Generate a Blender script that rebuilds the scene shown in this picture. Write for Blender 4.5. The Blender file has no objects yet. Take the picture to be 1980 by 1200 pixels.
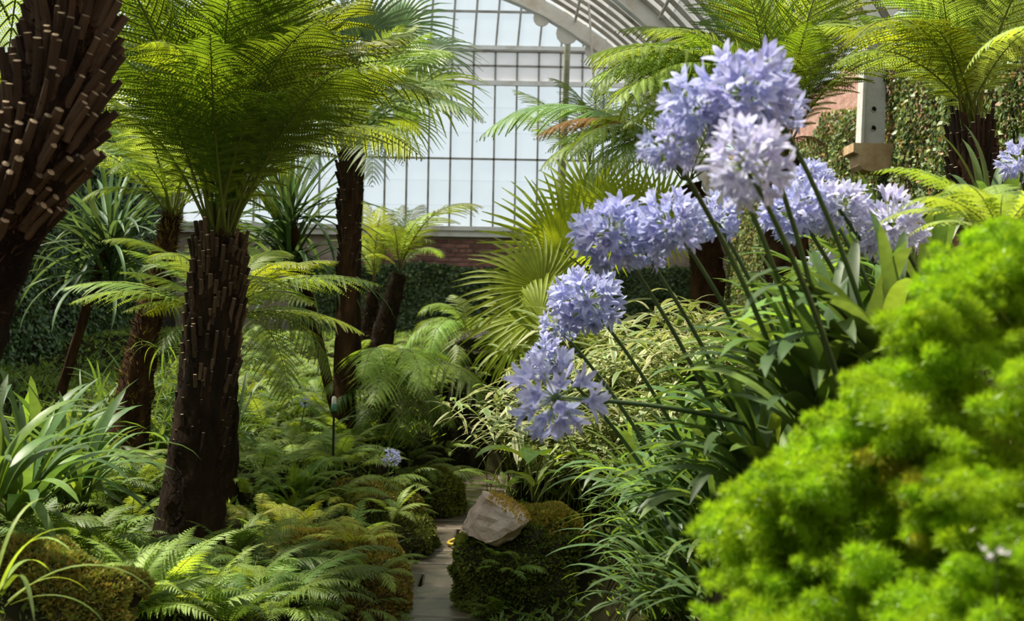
import bpy, math, random
import numpy as np
from mathutils import Vector, Matrix, noise as mnoise

random.seed(7); rng = np.random.default_rng(7)
scene = bpy.context.scene
COL = scene.collection
R = math.radians

# ------------------------------------------------------------------ camera, world, sun, exposure
F = 2475.0                      # focal length in pixels of the 1980x1200 frame (45 mm on 36 mm)
CAMZ = 1.6
ROLL = R(1.0)
RV = np.array([math.cos(ROLL), 0, math.sin(ROLL)])
UV = np.array([-math.sin(ROLL), 0, math.cos(ROLL)])
cam_d = bpy.data.cameras.new('camera'); cam = bpy.data.objects.new('camera', cam_d); COL.objects.link(cam)
cam_d.sensor_width = 36; cam_d.lens = 45; cam_d.clip_start = 0.05; cam_d.clip_end = 200
cam.matrix_world = Matrix(((RV[0], UV[0], 0, 0), (RV[1], UV[1], -1, 0), (RV[2], UV[2], 0, CAMZ), (0, 0, 0, 1)))
cam_d.dof.use_dof = True; cam_d.dof.focus_distance = 6.6; cam_d.dof.aperture_fstop = 4.2
scene.camera = cam

world = bpy.data.worlds.new('hazy_sky'); scene.world = world; world.use_nodes = True
bg = world.node_tree.nodes['Background']
bg.inputs['Color'].default_value = (0.82, 0.895, 0.925, 1); bg.inputs['Strength'].default_value = 0.98

sun_d = bpy.data.lights.new('sun', 'SUN'); sun = bpy.data.objects.new('sun', sun_d); COL.objects.link(sun)
sun_d.energy = 9.5; sun_d.angle = R(2.5); sun_d.color = (1.0, 0.93, 0.80)
sun.rotation_euler = Vector((-0.42, 0.12, 0.90)).to_track_quat('Z', 'Y').to_euler()

vs = scene.view_settings
vs.view_transform = 'Standard'; vs.look = 'None'; vs.gamma = 1.0; vs.exposure = 0.0; vs.use_curve_mapping = False
scene.cycles.max_bounces = 6; scene.cycles.transparent_max_bounces = 10
scene.cycles.diffuse_bounces = 3; scene.cycles.glossy_bounces = 2; scene.cycles.transmission_bounces = 3
scene.cycles.use_adaptive_sampling = True; scene.cycles.adaptive_threshold = .04

def P(px, py, d):
    "world point seen at pixel (px, py) at distance d along the view axis"
    v = np.array([0, d, CAMZ]) + (px - 990) / F * d * RV - (py - 600) / F * d * UV
    return v

# ------------------------------------------------------------------ materials
def nt_new(name):
    m = bpy.data.materials.new(name); m.use_nodes = True
    nt = m.node_tree
    for n in list(nt.nodes): nt.nodes.remove(n)
    out = nt.nodes.new('ShaderNodeOutputMaterial')
    return m, nt, out

def mixc(nt, fac, a, b, mode='MIX'):
    n = nt.nodes.new('ShaderNodeMix'); n.data_type = 'RGBA'; n.blend_type = mode
    for i, v in ((0, fac), (6, a), (7, b)):
        if hasattr(v, 'links'): nt.links.new(v, n.inputs[i])
        elif v is not None: n.inputs[i].default_value = v if i == 0 else (*v[:3], 1)
    return n.outputs[2]

def noise_n(nt, scale, detail=3, rough=.55, coord='Object', vec=None):
    n = nt.nodes.new('ShaderNodeTexNoise'); n.inputs['Scale'].default_value = scale
    n.inputs['Detail'].default_value = detail; n.inputs['Roughness'].default_value = rough
    if vec is None:
        tc = nt.nodes.new('ShaderNodeTexCoord'); vec = tc.outputs[coord]
    nt.links.new(vec, n.inputs['Vector'])
    return n.outputs['Fac']

def ramp(nt, fac, stops):
    n = nt.nodes.new('ShaderNodeValToRGB'); nt.links.new(fac, n.inputs[0])
    cr = n.color_ramp
    while len(cr.elements) < len(stops): cr.elements.new(.5)
    for e, (p, c) in zip(cr.elements, stops):
        e.position = p; e.color = (*c[:3], 1)
    return n.outputs[0]

LEAF_GAIN = 1.5
def leaf_mat(name, col, trans, tf=.45, rough=.42, spec=.4, hv=.016, vv=.30, nscale=9.0, gain=True):
    "thin leaf: glossy front plus light passing through"
    col = tuple(min(.85, c * LEAF_GAIN) for c in col) if gain else col; trans = tuple(min(.85, c * LEAF_GAIN) for c in trans) if gain else trans
    m, nt, out = nt_new(name)
    oi = nt.nodes.new('ShaderNodeObjectInfo')
    nz = noise_n(nt, nscale, 2)
    mr = nt.nodes.new('ShaderNodeMapRange'); nt.links.new(nz, mr.inputs[0])
    mr.inputs[1].default_value = .25; mr.inputs[2].default_value = .75
    mr.inputs[3].default_value = .72; mr.inputs[4].default_value = 1.28
    mh = nt.nodes.new('ShaderNodeMapRange'); nt.links.new(oi.outputs['Random'], mh.inputs[0])
    mh.inputs[3].default_value = .5 - hv; mh.inputs[4].default_value = .5 + hv
    mv = nt.nodes.new('ShaderNodeMath'); mv.operation = 'MULTIPLY_ADD'
    wn = nt.nodes.new('ShaderNodeMath'); wn.operation = 'FRACT'
    w2 = nt.nodes.new('ShaderNodeMath'); w2.operation = 'MULTIPLY'; w2.inputs[1].default_value = 7.31
    nt.links.new(oi.outputs['Random'], w2.inputs[0]); nt.links.new(w2.outputs[0], wn.inputs[0])
    nt.links.new(wn.outputs[0], mv.inputs[0]); mv.inputs[1].default_value = 2 * vv; mv.inputs[2].default_value = 1 - vv
    vm = nt.nodes.new('ShaderNodeMath'); vm.operation = 'MULTIPLY'
    nt.links.new(mv.outputs[0], vm.inputs[0]); nt.links.new(mr.outputs[0], vm.inputs[1])
    def hsv(c):
        h = nt.nodes.new('ShaderNodeHueSaturation'); h.inputs['Color'].default_value = (*c, 1)
        nt.links.new(mh.outputs[0], h.inputs['Hue']); nt.links.new(vm.outputs[0], h.inputs['Value'])
        return h.outputs[0]
    b = nt.nodes.new('ShaderNodeBsdfPrincipled'); nt.links.new(hsv(col), b.inputs['Base Color'])
    b.inputs['Roughness'].default_value = rough; b.inputs['Specular IOR Level'].default_value = spec
    t = nt.nodes.new('ShaderNodeBsdfTranslucent'); nt.links.new(hsv(trans), t.inputs['Color'])
    mx = nt.nodes.new('ShaderNodeMixShader'); mx.inputs[0].default_value = tf
    nt.links.new(b.outputs[0], mx.inputs[1]); nt.links.new(t.outputs[0], mx.inputs[2])
    nt.links.new(mx.outputs[0], out.inputs[0])
    return m

def solid_mat(name, stops, nscale=6, detail=5, rough=.8, spec=.25, bump=.0, bscale=None, stretch=None, coord='Object', objvar=0.0):
    m, nt, out = nt_new(name)
    tc = nt.nodes.new('ShaderNodeTexCoord'); vec = tc.outputs[coord]
    if stretch:
        mp = nt.nodes.new('ShaderNodeMapping'); mp.inputs['Scale'].default_value = stretch
        nt.links.new(vec, mp.inputs[0]); vec = mp.outputs[0]
    nz = noise_n(nt, nscale, detail, .6, vec=vec)
    c = ramp(nt, nz, stops)
    if objvar:
        oi = nt.nodes.new('ShaderNodeObjectInfo')
        mv = nt.nodes.new('ShaderNodeMapRange'); nt.links.new(oi.outputs['Random'], mv.inputs[0])
        mv.inputs[3].default_value = 1 - objvar; mv.inputs[4].default_value = 1 + objvar
        h = nt.nodes.new('ShaderNodeHueSaturation'); nt.links.new(c, h.inputs['Color']); nt.links.new(mv.outputs[0], h.inputs['Value'])
        c = h.outputs[0]
    b = nt.nodes.new('ShaderNodeBsdfPrincipled'); nt.links.new(c, b.inputs['Base Color'])
    b.inputs['Roughness'].default_value = rough; b.inputs['Specular IOR Level'].default_value = spec
    if bump:
        bn = nt.nodes.new('ShaderNodeBump'); bn.inputs['Strength'].default_value = bump; bn.inputs['Distance'].default_value = .02
        nt.links.new(noise_n(nt, bscale or nscale * 4, 6, .65, vec=vec), bn.inputs['Height'])
        nt.links.new(bn.outputs[0], b.inputs['Normal'])
    nt.links.new(b.outputs[0], out.inputs[0])
    return m

M = {}
# ferns
M['tree_fern'] = leaf_mat('tree_fern_green', (.060, .110, .014), (.150, .215, .008), .50, .45, .3)  # green lowered to paint in shade from the upper fronds
M['tree_fern_yellow'] = leaf_mat('tree_fern_yellow_green', (.13, .175, .018), (.29, .33, .012), .52, .45, .3)
M['tree_fern_blue'] = leaf_mat('tree_fern_cool_green', (.09, .16, .055), (.16, .24, .05), .45, .45, .4)
M['tree_fern_light'] = leaf_mat('tree_fern_light_green', (.17, .26, .06), (.30, .40, .04), .50, .45, .4)
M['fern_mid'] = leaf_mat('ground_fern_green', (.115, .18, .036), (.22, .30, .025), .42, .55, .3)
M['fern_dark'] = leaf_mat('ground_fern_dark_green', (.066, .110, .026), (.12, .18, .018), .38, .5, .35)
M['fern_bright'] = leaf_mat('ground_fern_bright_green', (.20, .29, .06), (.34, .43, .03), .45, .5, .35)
M['fern_gold'] = leaf_mat('ground_fern_golden', (.34, .36, .055), (.46, .46, .03), .40, .55, .3)
M['fern_brown'] = leaf_mat('withered_frond_brown', (.20, .10, .035), (.25, .12, .02), .30, .7, .2)
M['petiole'] = solid_mat('frond_stalk_green', [(.3, (.10, .14, .02)), (.7, (.17, .19, .035))], 8, rough=.5)
M['petiole_brown'] = solid_mat('frond_stalk_brown', [(.3, (.07, .05, .02)), (.7, (.14, .09, .03))], 8, rough=.6)
# other leaves
M['strap'] = leaf_mat('agapanthus_leaf', (.052, .092, .030), (.135, .21, .024), .32, .46, .30, vv=.4)
M['strap_light'] = leaf_mat('agapanthus_leaf_light', (.098, .165, .034), (.215, .315, .022), .38, .42, .38, vv=.35)
M['strap_yellow'] = leaf_mat('yellowed_strap_leaf', (.55, .36, .03), (.55, .35, .02), .35, .45, .4)
M['palm'] = leaf_mat('fan_palm_leaf', (.135, .19, .018), (.33, .38, .012), .48, .5, .25, vv=.2)
M['palm_dark'] = leaf_mat('fan_palm_leaf_dark', (.05, .10, .03), (.14, .20, .03), .35, .35, .5, vv=.3)
M['cordyline'] = leaf_mat('cordyline_leaf', (.045, .085, .03), (.09, .14, .03), .28, .5, .25, vv=.45)
M['cream'] = leaf_mat('bamboo_leaf_cream', (.34, .33, .17), (.33, .33, .11), .32, .5, .3, vv=.3)
M['bamboo_green'] = leaf_mat('bamboo_leaf_green', (.10, .155, .045), (.16, .22, .03), .32, .5, .3, vv=.3)
M['asparagus'] = leaf_mat('asparagus_fern_needles', (.225, .365, .016), (.33, .49, .010), .50, .35, .5, hv=.008, vv=.14, nscale=3)
M['asparagus_yellow'] = leaf_mat('asparagus_fern_yellowing', (.36, .36, .04), (.45, .42, .02), .45, .45, .4, hv=.008, vv=.15, nscale=3)
M['broad'] = leaf_mat('broad_leaf', (.13, .24, .03), (.32, .45, .02), .42, .33, .5)
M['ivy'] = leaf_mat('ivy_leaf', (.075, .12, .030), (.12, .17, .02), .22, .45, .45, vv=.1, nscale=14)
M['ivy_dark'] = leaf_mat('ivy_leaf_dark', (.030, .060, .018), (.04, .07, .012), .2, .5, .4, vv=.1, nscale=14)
M['moss'] = leaf_mat('moss_green', (.15, .165, .026), (.18, .20, .02), .3, .8, .2, nscale=5)
M['moss_dark'] = leaf_mat('moss_dark', (.095, .118, .024), (.11, .14, .015), .3, .8, .2, nscale=5)
M['moss_gold'] = leaf_mat('moss_golden_brown', (.27, .19, .04), (.25, .19, .03), .25, .8, .2, nscale=5)
# flowers
M['petal'] = leaf_mat('agapanthus_petal', (.60, .63, .86), (.62, .64, .90), .38, .5, .3, hv=.012, vv=.12, gain=False)
M['petal_pale'] = leaf_mat('agapanthus_petal_pale', (.74, .73, .88), (.74, .72, .90), .38, .5, .3, hv=.02, vv=.10, gain=False)
M['petal_white'] = leaf_mat('white_petal', (.80, .80, .78), (.8, .8, .76), .38, .5, .3, hv=.01, vv=.08, gain=False)
M['petal_vein'] = leaf_mat('agapanthus_petal_stripe', (.48, .51, .80), (.52, .55, .84), .38, .5, .3, hv=.012, vv=.12, gain=False)
M['pedicel'] = leaf_mat('agapanthus_pedicel', (.20, .27, .06), (.26, .34, .04), .3, .5, .3)
M['stalk'] = solid_mat('agapanthus_stalk', [(.3, (.055, .10, .04)), (.7, (.10, .17, .06))], 5, rough=.42, spec=.4)
# trunks, ground, building
M['trunk'] = solid_mat('tree_fern_trunk', [(.3, (.008, .006, .004)), (.55, (.024, .015, .009)), (.8, (.055, .034, .017))], 9, rough=.95, spec=.1, bump=.9, bscale=30, stretch=(1, 1, .25))
M['trunk_red'] = solid_mat('tree_fern_trunk_reddish', [(.3, (.020, .011, .007)), (.55, (.062, .032, .016)), (.8, (.12, .066, .028))], 12, rough=.95, spec=.1, bump=.9, bscale=35, stretch=(1, 1, .35))
M['stub'] = solid_mat('frond_stub', [(.25, (.034, .022, .014)), (.6, (.105, .070, .042)), (.85, (.19, .135, .085))], 5, rough=.8, spec=.15, stretch=(1, 1, .3), objvar=.55)
M['stub_dark'] = solid_mat('frond_stub_dark', [(.25, (.012, .007, .005)), (.6, (.042, .024, .014)), (.85, (.085, .05, .026))], 5, rough=.7, stretch=(1, 1, .3), objvar=.5)
M['stub_cut'] = solid_mat('frond_stub_cut_end', [(.3, (.16, .11, .06)), (.7, (.34, .26, .16))], 20, rough=.8, objvar=.4)
M['stub_cut_pale'] = solid_mat('frond_stub_pale_end', [(.3, (.40, .34, .24)), (.7, (.62, .56, .44))], 20, rough=.8)
M['soil'] = solid_mat('bed_soil', [(.3, (.010, .008, .005)), (.55, (.018, .018, .007)), (.8, (.030, .036, .010))], 3, rough=1.0, spec=.02, bump=.6, bscale=18)
M['rock'] = solid_mat('sandstone', [(.25, (.30, .18, .12)), (.5, (.56, .43, .36)), (.75, (.76, .69, .63))], 5, rough=.85, bump=.7, bscale=16)  # paled so the colour itself carries sunlight on the bare stone
M['rock_dark'] = solid_mat('damp_rock', [(.3, (.012, .011, .008)), (.6, (.040, .034, .02)), (.85, (.075, .07, .03))], 4, rough=.7, bump=.8, bscale=14)
M['paving'] = solid_mat('wet_paving', [(.25, (.050, .042, .026)), (.5, (.100, .080, .055)), (.8, (.17, .13, .095))], 3, rough=.30, spec=.5, bump=.3, bscale=14, objvar=.3)
M['brick'] = solid_mat('red_brick', [(.25, (.13, .065, .05)), (.55, (.27, .125, .10)), (.85, (.40, .23, .18))], 7, rough=.9, bump=.4, bscale=40, objvar=.45)
M['mortar'] = solid_mat('mortar', [(.3, (.28, .22, .17)), (.7, (.42, .36, .29))], 8, rough=.95, bump=.3)
M['plaster_brick'] = solid_mat('pinkish_old_brick', [(.25, (.30, .15, .11)), (.5, (.46, .27, .21)), (.8, (.60, .45, .37))], 6, rough=.95, bump=.5, bscale=25, stretch=(1, 1, 3))
M['dark_wall'] = solid_mat('shaded_dark_brick', [(.25, (.02, .018, .012)), (.6, (.05, .038, .028)), (.85, (.09, .06, .045))], 6, rough=.95, bump=.5, bscale=25)  # brick painted dark to stand in for shade on the left wall
M['back_wall'] = solid_mat('lime_mortar', [(.3, (.24, .18, .14)), (.7, (.40, .33, .27))], 8, rough=.95, bump=.3)
M['iron'] = solid_mat('rusty_white_iron', [(.20, (.22, .11, .055)), (.33, (.55, .49, .42)), (.5, (.72, .70, .66)), (.8, (.80, .79, .76))], 3.5, rough=.6, bump=.15)
M['bar'] = solid_mat('glazing_bar_paint', [(.25, (.13, .11, .09)), (.5, (.30, .28, .24)), (.8, (.46, .45, .40))], 2.5, rough=.7)
M['green_iron'] = solid_mat('lichened_iron_post', [(.3, (.17, .17, .10)), (.7, (.36, .36, .25))], 5, rough=.75)
M['stone'] = solid_mat('buff_sandstone', [(.3, (.38, .24, .12)), (.55, (.56, .39, .22)), (.8, (.68, .52, .34))], 7, rough=.9, bump=.4, bscale=35)
M['white_iron'] = solid_mat('chipped_white_paint', [(.24, (.20, .14, .10)), (.30, (.55, .52, .47)), (.5, (.62, .60, .56)), (.8, (.70, .69, .66))], 11, rough=.6, bump=.25, bscale=30)
M['hole'] = solid_mat('dark_hole', [(.3, (.008, .007, .006)), (.7, (.015, .013, .011))], 5)
M['hose'] = solid_mat('yellow_hose', [(.3, (.45, .34, .03)), (.7, (.58, .45, .06))], 6, rough=.45)
M['black'] = solid_mat('black_plastic', [(.3, (.012, .012, .012)), (.7, (.022, .022, .022))], 6, rough=.5)
M['teal'] = solid_mat('green_plastic', [(.3, (.08, .22, .17)), (.7, (.11, .27, .21))], 6, rough=.4)
M['white_plastic'] = solid_mat('white_plastic', [(.3, (.6, .6, .55)), (.7, (.72, .72, .68))], 6, rough=.4)

def glass_mat(name, tint, milk, milkcol):
    m, nt, out = nt_new(name)
    tr = nt.nodes.new('ShaderNodeBsdfTransparent'); tr.inputs[0].default_value = (*tint, 1)
    gl = nt.nodes.new('ShaderNodeBsdfGlossy'); gl.inputs['Roughness'].default_value = .05
    fr = nt.nodes.new('ShaderNodeFresnel'); fr.inputs[0].default_value = 1.35
    m1 = nt.nodes.new('ShaderNodeMixShader'); nt.links.new(fr.outputs[0], m1.inputs[0])
    nt.links.new(tr.outputs[0], m1.inputs[1]); nt.links.new(gl.outputs[0], m1.inputs[2])
    tl = nt.nodes.new('ShaderNodeBsdfTranslucent'); df = nt.nodes.new('ShaderNodeBsdfDiffuse')
    nz = noise_n(nt, 2.5, 4)
    c = ramp(nt, nz, [(.3, tuple(x * .82 for x in milkcol)), (.65, milkcol)])
    nt.links.new(c, tl.inputs[0]); nt.links.new(c, df.inputs[0])
    m2 = nt.nodes.new('ShaderNodeMixShader'); m2.inputs[0].default_value = .3
    nt.links.new(tl.outputs[0], m2.inputs[1]); nt.links.new(df.outputs[0], m2.inputs[2])
    m3 = nt.nodes.new('ShaderNodeMixShader'); m3.inputs[0].default_value = milk
    nt.links.new(m1.outputs[0], m3.inputs[1]); nt.links.new(m2.outputs[0], m3.inputs[2])
    nt.links.new(m3.outputs[0], out.inputs[0])
    return m
M['glass'] = glass_mat('greenhouse_glass', (.97, .99, 1.0), .10, (.9, .94, .95))
M['glass_milky'] = glass_mat('limewashed_glass', (.95, .95, .95), .55, (.92, .88, .85))
M['glass_roof'] = glass_mat('weathered_roof_glass', (.95, .95, .95), .72, (.90, .89, .87))

# ------------------------------------------------------------------ mesh helpers
class MB:
    "collects vertices and faces (with a material index) into one mesh"
    def __init__(s): s.v = []; s.f3 = []; s.f4 = []; s.m3 = []; s.m4 = []; s.n = 0
    def add(s, v, f, m=0):
        v = np.asarray(v, float).reshape(-1, 3); f = np.asarray(f, int) + s.n
        s.v.append(v); s.n += len(v)
        if f.shape[1] == 3: s.f3.append(f); s.m3.append(np.full(len(f), m))
        else: s.f4.append(f); s.m4.append(np.full(len(f), m))
    def mesh(s, name, mats, smooth=True):
        me = bpy.data.meshes.new(name)
        V = np.concatenate(s.v) if s.v else np.zeros((0, 3))
        f3 = np.concatenate(s.f3) if s.f3 else np.zeros((0, 3), int)
        f4 = np.concatenate(s.f4) if s.f4 else np.zeros((0, 4), int)
        mi = np.concatenate(s.m3 + s.m4) if (s.m3 or s.m4) else np.zeros(0, int)
        me.vertices.add(len(V)); me.vertices.foreach_set('co', V.astype(np.float32).ravel())
        nl = f3.size + f4.size; me.loops.add(nl)
        me.loops.foreach_set('vertex_index', np.concatenate([f3.ravel(), f4.ravel()]).astype(np.int32))
        np_ = len(f3) + len(f4); me.polygons.add(np_)
        st = np.concatenate([np.arange(len(f3)) * 3, f3.size + np.arange(len(f4)) * 4]).astype(np.int32)
        me.polygons.foreach_set('loop_start', st)
        me.polygons.foreach_set('material_index', mi.astype(np.int32))
        me.polygons.foreach_set('use_smooth', np.full(np_, smooth))
        for m in mats: me.materials.append(M[m] if isinstance(m, str) else m)
        me.update(calc_edges=True)
        return me

def unit(v):
    v = np.asarray(v, float); n = np.linalg.norm(v, axis=-1, keepdims=True); n[n == 0] = 1
    return v / n

def tube(mb, pts, rad, k=8, m=0, cap=True):
    pts = np.asarray(pts, float); n = len(pts); rad = np.broadcast_to(np.asarray(rad, float), (n,))
    t = unit(np.gradient(pts, axis=0))
    ref = np.array([0, 0, 1.]) if abs(t[0][2]) < .8 else np.array([1., 0, 0])
    a = np.zeros_like(pts); u = unit(np.cross(t[0], ref))
    for i in range(n):
        u = u - t[i] * np.dot(u, t[i]); u = u / np.linalg.norm(u); a[i] = u
    b = np.cross(t, a)
    th = np.linspace(0, 2 * math.pi, k, endpoint=False)
    V = pts[:, None] + rad[:, None, None] * (np.cos(th)[None, :, None] * a[:, None] + np.sin(th)[None, :, None] * b[:, None])
    i, j = np.meshgrid(np.arange(n - 1), np.arange(k), indexing='ij'); j2 = (j + 1) % k
    q = np.stack([i * k + j, i * k + j2, (i + 1) * k + j2, (i + 1) * k + j], -1).reshape(-1, 4)
    mb.add(V.reshape(-1, 3), q, m)
    if cap:
        for e in (0, n - 1):
            c = np.vstack([pts[e], V[e]]); jj = np.arange(k); f = np.stack([np.zeros(k, int), 1 + jj, 1 + (jj + 1) % k], -1)
            mb.add(c, f if e else f[:, ::-1], m)

def box(mb, lo, hi, m=0, xf=None):
    lo = np.asarray(lo, float); hi = np.asarray(hi, float)
    v = np.array([[x, y, z] for z in (lo[2], hi[2]) for y in (lo[1], hi[1]) for x in (lo[0], hi[0])])
    if xf is not None: v = v @ np.asarray(xf[0]).T + xf[1]
    mb.add(v, [[0, 2, 3, 1], [4, 5, 7, 6], [0, 1, 5, 4], [2, 6, 7, 3], [0, 4, 6, 2], [1, 3, 7, 5]], m)

def curve_xz(L, e0, e1, n, p=1.0):
    "curve in the XZ plane starting at elevation e0 (deg) and bending to e1"
    s = np.linspace(0, 1, n); e = np.radians(e0 + (e1 - e0) * s ** p)
    d = np.stack([np.cos(e), np.zeros(n), np.sin(e)], -1)
    pts = np.zeros((n, 3)); pts[1:] = np.cumsum((d[1:] + d[:-1]) / 2, 0) * L / (n - 1)
    return pts, d

def ribbon(mb, pts, side, nrm, wid, fold=.25, inner=.45, m=0, medge=None):
    "leaf blade: cross-section edge / middle / edge, folded along the middle"
    n = len(pts); wid = np.asarray(wid)[:, None]
    l = pts - side * wid + nrm * wid * fold; r = pts + side * wid + nrm * wid * fold
    if medge is None:
        V = np.stack([l, pts, r], 1); k = 3; mm = [m, m]
    else:
        li = pts - side * wid * inner + nrm * wid * fold * inner; ri = pts + side * wid * inner + nrm * wid * fold * inner
        V = np.stack([l, li, ri, r], 1); k = 4; mm = [medge, m, medge]
    for c in range(k - 1):
        i = np.arange(n - 1)
        q = np.stack([i * k + c, i * k + c + 1, (i + 1) * k + c + 1, (i + 1) * k + c], -1)
        if c == 0: base = mb.n; mb.add(V.reshape(-1, 3), q, mm[c])
        else:
            mb.f4.append(q + base); mb.m4.append(np.full(len(q), mm[c]))

# ------------------------------------------------------------------ object helpers
def tag(o, label=None, cat=None, group=None, kind=None):
    if label: o['label'] = label
    if cat: o['category'] = cat
    if group: o['group'] = group
    if kind: o['kind'] = kind
    return o
def obj(name, me, parent=None, loc=None, rot=None, scale=None):
    o = bpy.data.objects.new(name, me); COL.objects.link(o)
    if parent is not None: o.parent = parent
    if loc is not None: o.location = loc
    if rot is not None: o.rotation_euler = rot
    if scale is not None: o.scale = scale if hasattr(scale, '__len__') else (scale,) * 3
    return o
def thing(name, loc, label, cat, group=None):
    o = bpy.data.objects.new(name, None); COL.objects.link(o); o.empty_display_size = .1
    o.location = loc
    return tag(o, label, cat, group)
def struct(name, me, label=None, **k):
    o = obj(name, me, **k); o['kind'] = 'structure'
    if label: o['label'] = label
    return o

# ------------------------------------------------------------------ terrain
# leaf clumps of the right bank: px, py of the leaf base, distance
AG = [
 (1310, 850, 5.6, 26, .46, 'agapanthus clump in front of the variegated bamboo, below the fluffy flower head'), (1390, 790, 5.2, 28, .48, 'agapanthus clump between the bamboo and the tallest stalks'), (1450, 720, 5.2, 26, .48, 'agapanthus clump beside the bamboo under the middle row of flowers'), (1240, 890, 6.2, 24, .44, 'agapanthus clump just right of the lowest flower head'), (1530, 650, 5.4, 24, .5, 'agapanthus clump right below the broad dark trunk, behind the stalks'),
 (1640, 720, 3.7, 30, .50, 'thick agapanthus clump under the tallest stalks, beside the asparagus fern'), (1560, 690, 4.3, 28, .50, 'agapanthus clump at the foot of the broad dark trunk'), (1730, 650, 3.5, 24, .48, 'agapanthus clump highest on the right bank, above the asparagus fern'), (1490, 780, 4.4, 28, .50, 'agapanthus clump left of the asparagus fern with glossy grey-green leaves'),
 (1580, 820, 3.5, 30, .46, 'agapanthus clump touching the upper left of the asparagus fern'), (1410, 850, 4.7, 28, .46, 'agapanthus clump in the middle of the right bank'), (1480, 910, 3.9, 28, .44, 'agapanthus clump pressed against the left side of the asparagus fern'), (1340, 900, 5.1, 26, .44, 'agapanthus clump below the variegated bamboo'),
 (1640, 620, 4.9, 24, .50, 'light green agapanthus clump behind, under the right-hand flower heads'), (1780, 580, 4.5, 22, .46, 'agapanthus clump near the ivy wall, right of the pale flower head'), (1910, 470, 5.6, 20, .50, 'agapanthus clump at the foot of the trunk by the ivy wall'), (1690, 570, 5.6, 24, .5, 'far agapanthus clump below the pale flower head')]
AG2 = [(1235, 940, 6.5), (1300, 970, 6.0), (1370, 990, 5.4), (1245, 1040, 6.0), (1300, 1070, 5.5), (1360, 1090, 5.0), (1420, 1040, 4.8), (1250, 1135, 5.4), (1290, 1165, 5.0), (1350, 1180, 4.6), (1410, 1160, 4.4), (1310, 905, 6.3), (1380, 1250, 4.2), (1265, 1240, 4.8), (1320, 1265, 4.5)]
labs2 = ['beside the lowest flower head', 'below the lowest flower head on the right', 'with one yellowed leaf near the asparagus fern', 'overhanging the mossy rock', 'in the middle of the dark bank below the bamboo', 'left of the asparagus fern, mid height', 'tucked under the left edge of the asparagus fern', 'brushing the lower part of the mossy rock', 'low on the dark bank right of the rock', 'low beside the asparagus fern', 'at the lower left corner of the asparagus fern', 'topmost under the variegated bamboo', 'at the bottom edge under the asparagus fern', 'at the bottom edge nearest the mossy rock', 'at the bottom edge in the middle of the dark bank']
CP = np.array([
 (-.95,7,.12),(-1.73,6.9,.22),(-1.8,5,.42),(-1.05,6.2,.18),(-1.2,8,.28),(-1.42,9,.50),(-2.5,9,.45),(-3.5,8,.55),(-4.5,8,.65),
 (-5.5,8,.8),(-3,12,.75),(-1.07,11,.55),(-1.2,13,.85),(-.95,15,1.1),(-2,17,1.2),(0,20,1.25),(-4,18,1.2),(-5.5,18,1.2),
 (-2.5,3,.85),(-1.75,4,.72),(-1.2,3,.45),(-3,5,.7),(-1.1,5,.25),(-5,4,1.0),(-4,13,.8),(-2.2,14,.9),(-5.5,12,.9),
 (.1,7.4,.25),(.55,3.3,.72),(.45,2.2,.62),(.8,2.5,1.0),(1.2,2,1.15),(1.9,5,1.3),(1,8,.8),(.4,9,.6),
 (2,8,1.25),(3,8,1.4),(3.5,10,1.4),(1,11,1.05),(2,13,1.2),(.6,14,1.2),(2,20,1.2),(3.4,15,1.3),(3.4,5,1.45),(1.9,2,1.3),
 (-.05,5,.05),(.06,4.2,.05),(.05,3,.1),(.05,1.5,.2),(-.5,12.8,.9),(-.4,15,1.15),(1.1,6.3,.80)] + [(float(P(px_, 600, d_)[0]), d_, z_) for d_ in (3.2, 3.6, 4, 4.4, 4.8, 5.2, 5.6, 6.0, 6.4) for px_, z_ in ((1070, .03), (1125, .06), (1160, .14))] + [tuple(P(*q)) for q in ((1600, 1150, 2.5), (1850, 800, 2.6), (1750, 1000, 2.5), (1950, 1100, 2.2), (1500, 1170, 2.7))] + [tuple(P(q[0], q[1], q[2])) for q in AG] + [tuple(P(q[0] + 10, q[1] + 10, q[2])) for q in AG2])
def path_x(y): return np.interp(y, [1, 4, 6, 7, 8.5, 9.5, 11, 12.5], [-.25, -.45, -.55, -.52, -.50, -.36, -.22, -.12])
def hgt(x, y):
    x = np.asarray(x, float); y = np.asarray(y, float)
    d2 = (x[..., None] - CP[:, 0]) ** 2 + (y[..., None] - CP[:, 1]) ** 2 * .6 + .03
    w = d2 ** -2.0
    h = (w * CP[:, 2]).sum(-1) / w.sum(-1)
    dx = np.abs(x - path_x(y)); hw = .36
    k = np.clip((dx - hw) / .22, 0, 1); k = np.where(y > 12.6, 1, k)
    return h * k * k * (3 - 2 * k) - .03 * (1 - k)
gx = np.linspace(-5.6, 3.6, 150); gy = np.linspace(-2.5, 21.4, 340)
X, Y = np.meshgrid(gx, gy, indexing='ij'); Z = hgt(X, Y)
mb = MB(); nx, ny = len(gx), len(gy)
i, j = np.meshgrid(np.arange(nx - 1), np.arange(ny - 1), indexing='ij')
mb.add(np.stack([X, Y, Z], -1).reshape(-1, 3), np.stack([i*ny+j, (i+1)*ny+j, (i+1)*ny+j+1, i*ny+j+1], -1).reshape(-1, 4))
struct('ground', mb.mesh('ground', ['soil']), 'dark mossy soil of the planted banks')

def ground_hit(px, py, d0=2.0, d1=20.0):
    "where the sight line through a pixel meets the banks"
    d = np.linspace(d0, d1, 600); p = np.array([P(px, py, q) for q in d])
    below = p[:, 2] < hgt(p[:, 0], p[:, 1])
    k = np.argmax(below) if below.any() else -1
    q = p[k].copy(); q[2] = float(hgt(q[0], q[1])); return q, d[k]
def on_ground(px, d, sink=0.0):
    q = P(px, 600, d); q[2] = float(hgt(q[0], q[1])) - sink; return q

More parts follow.
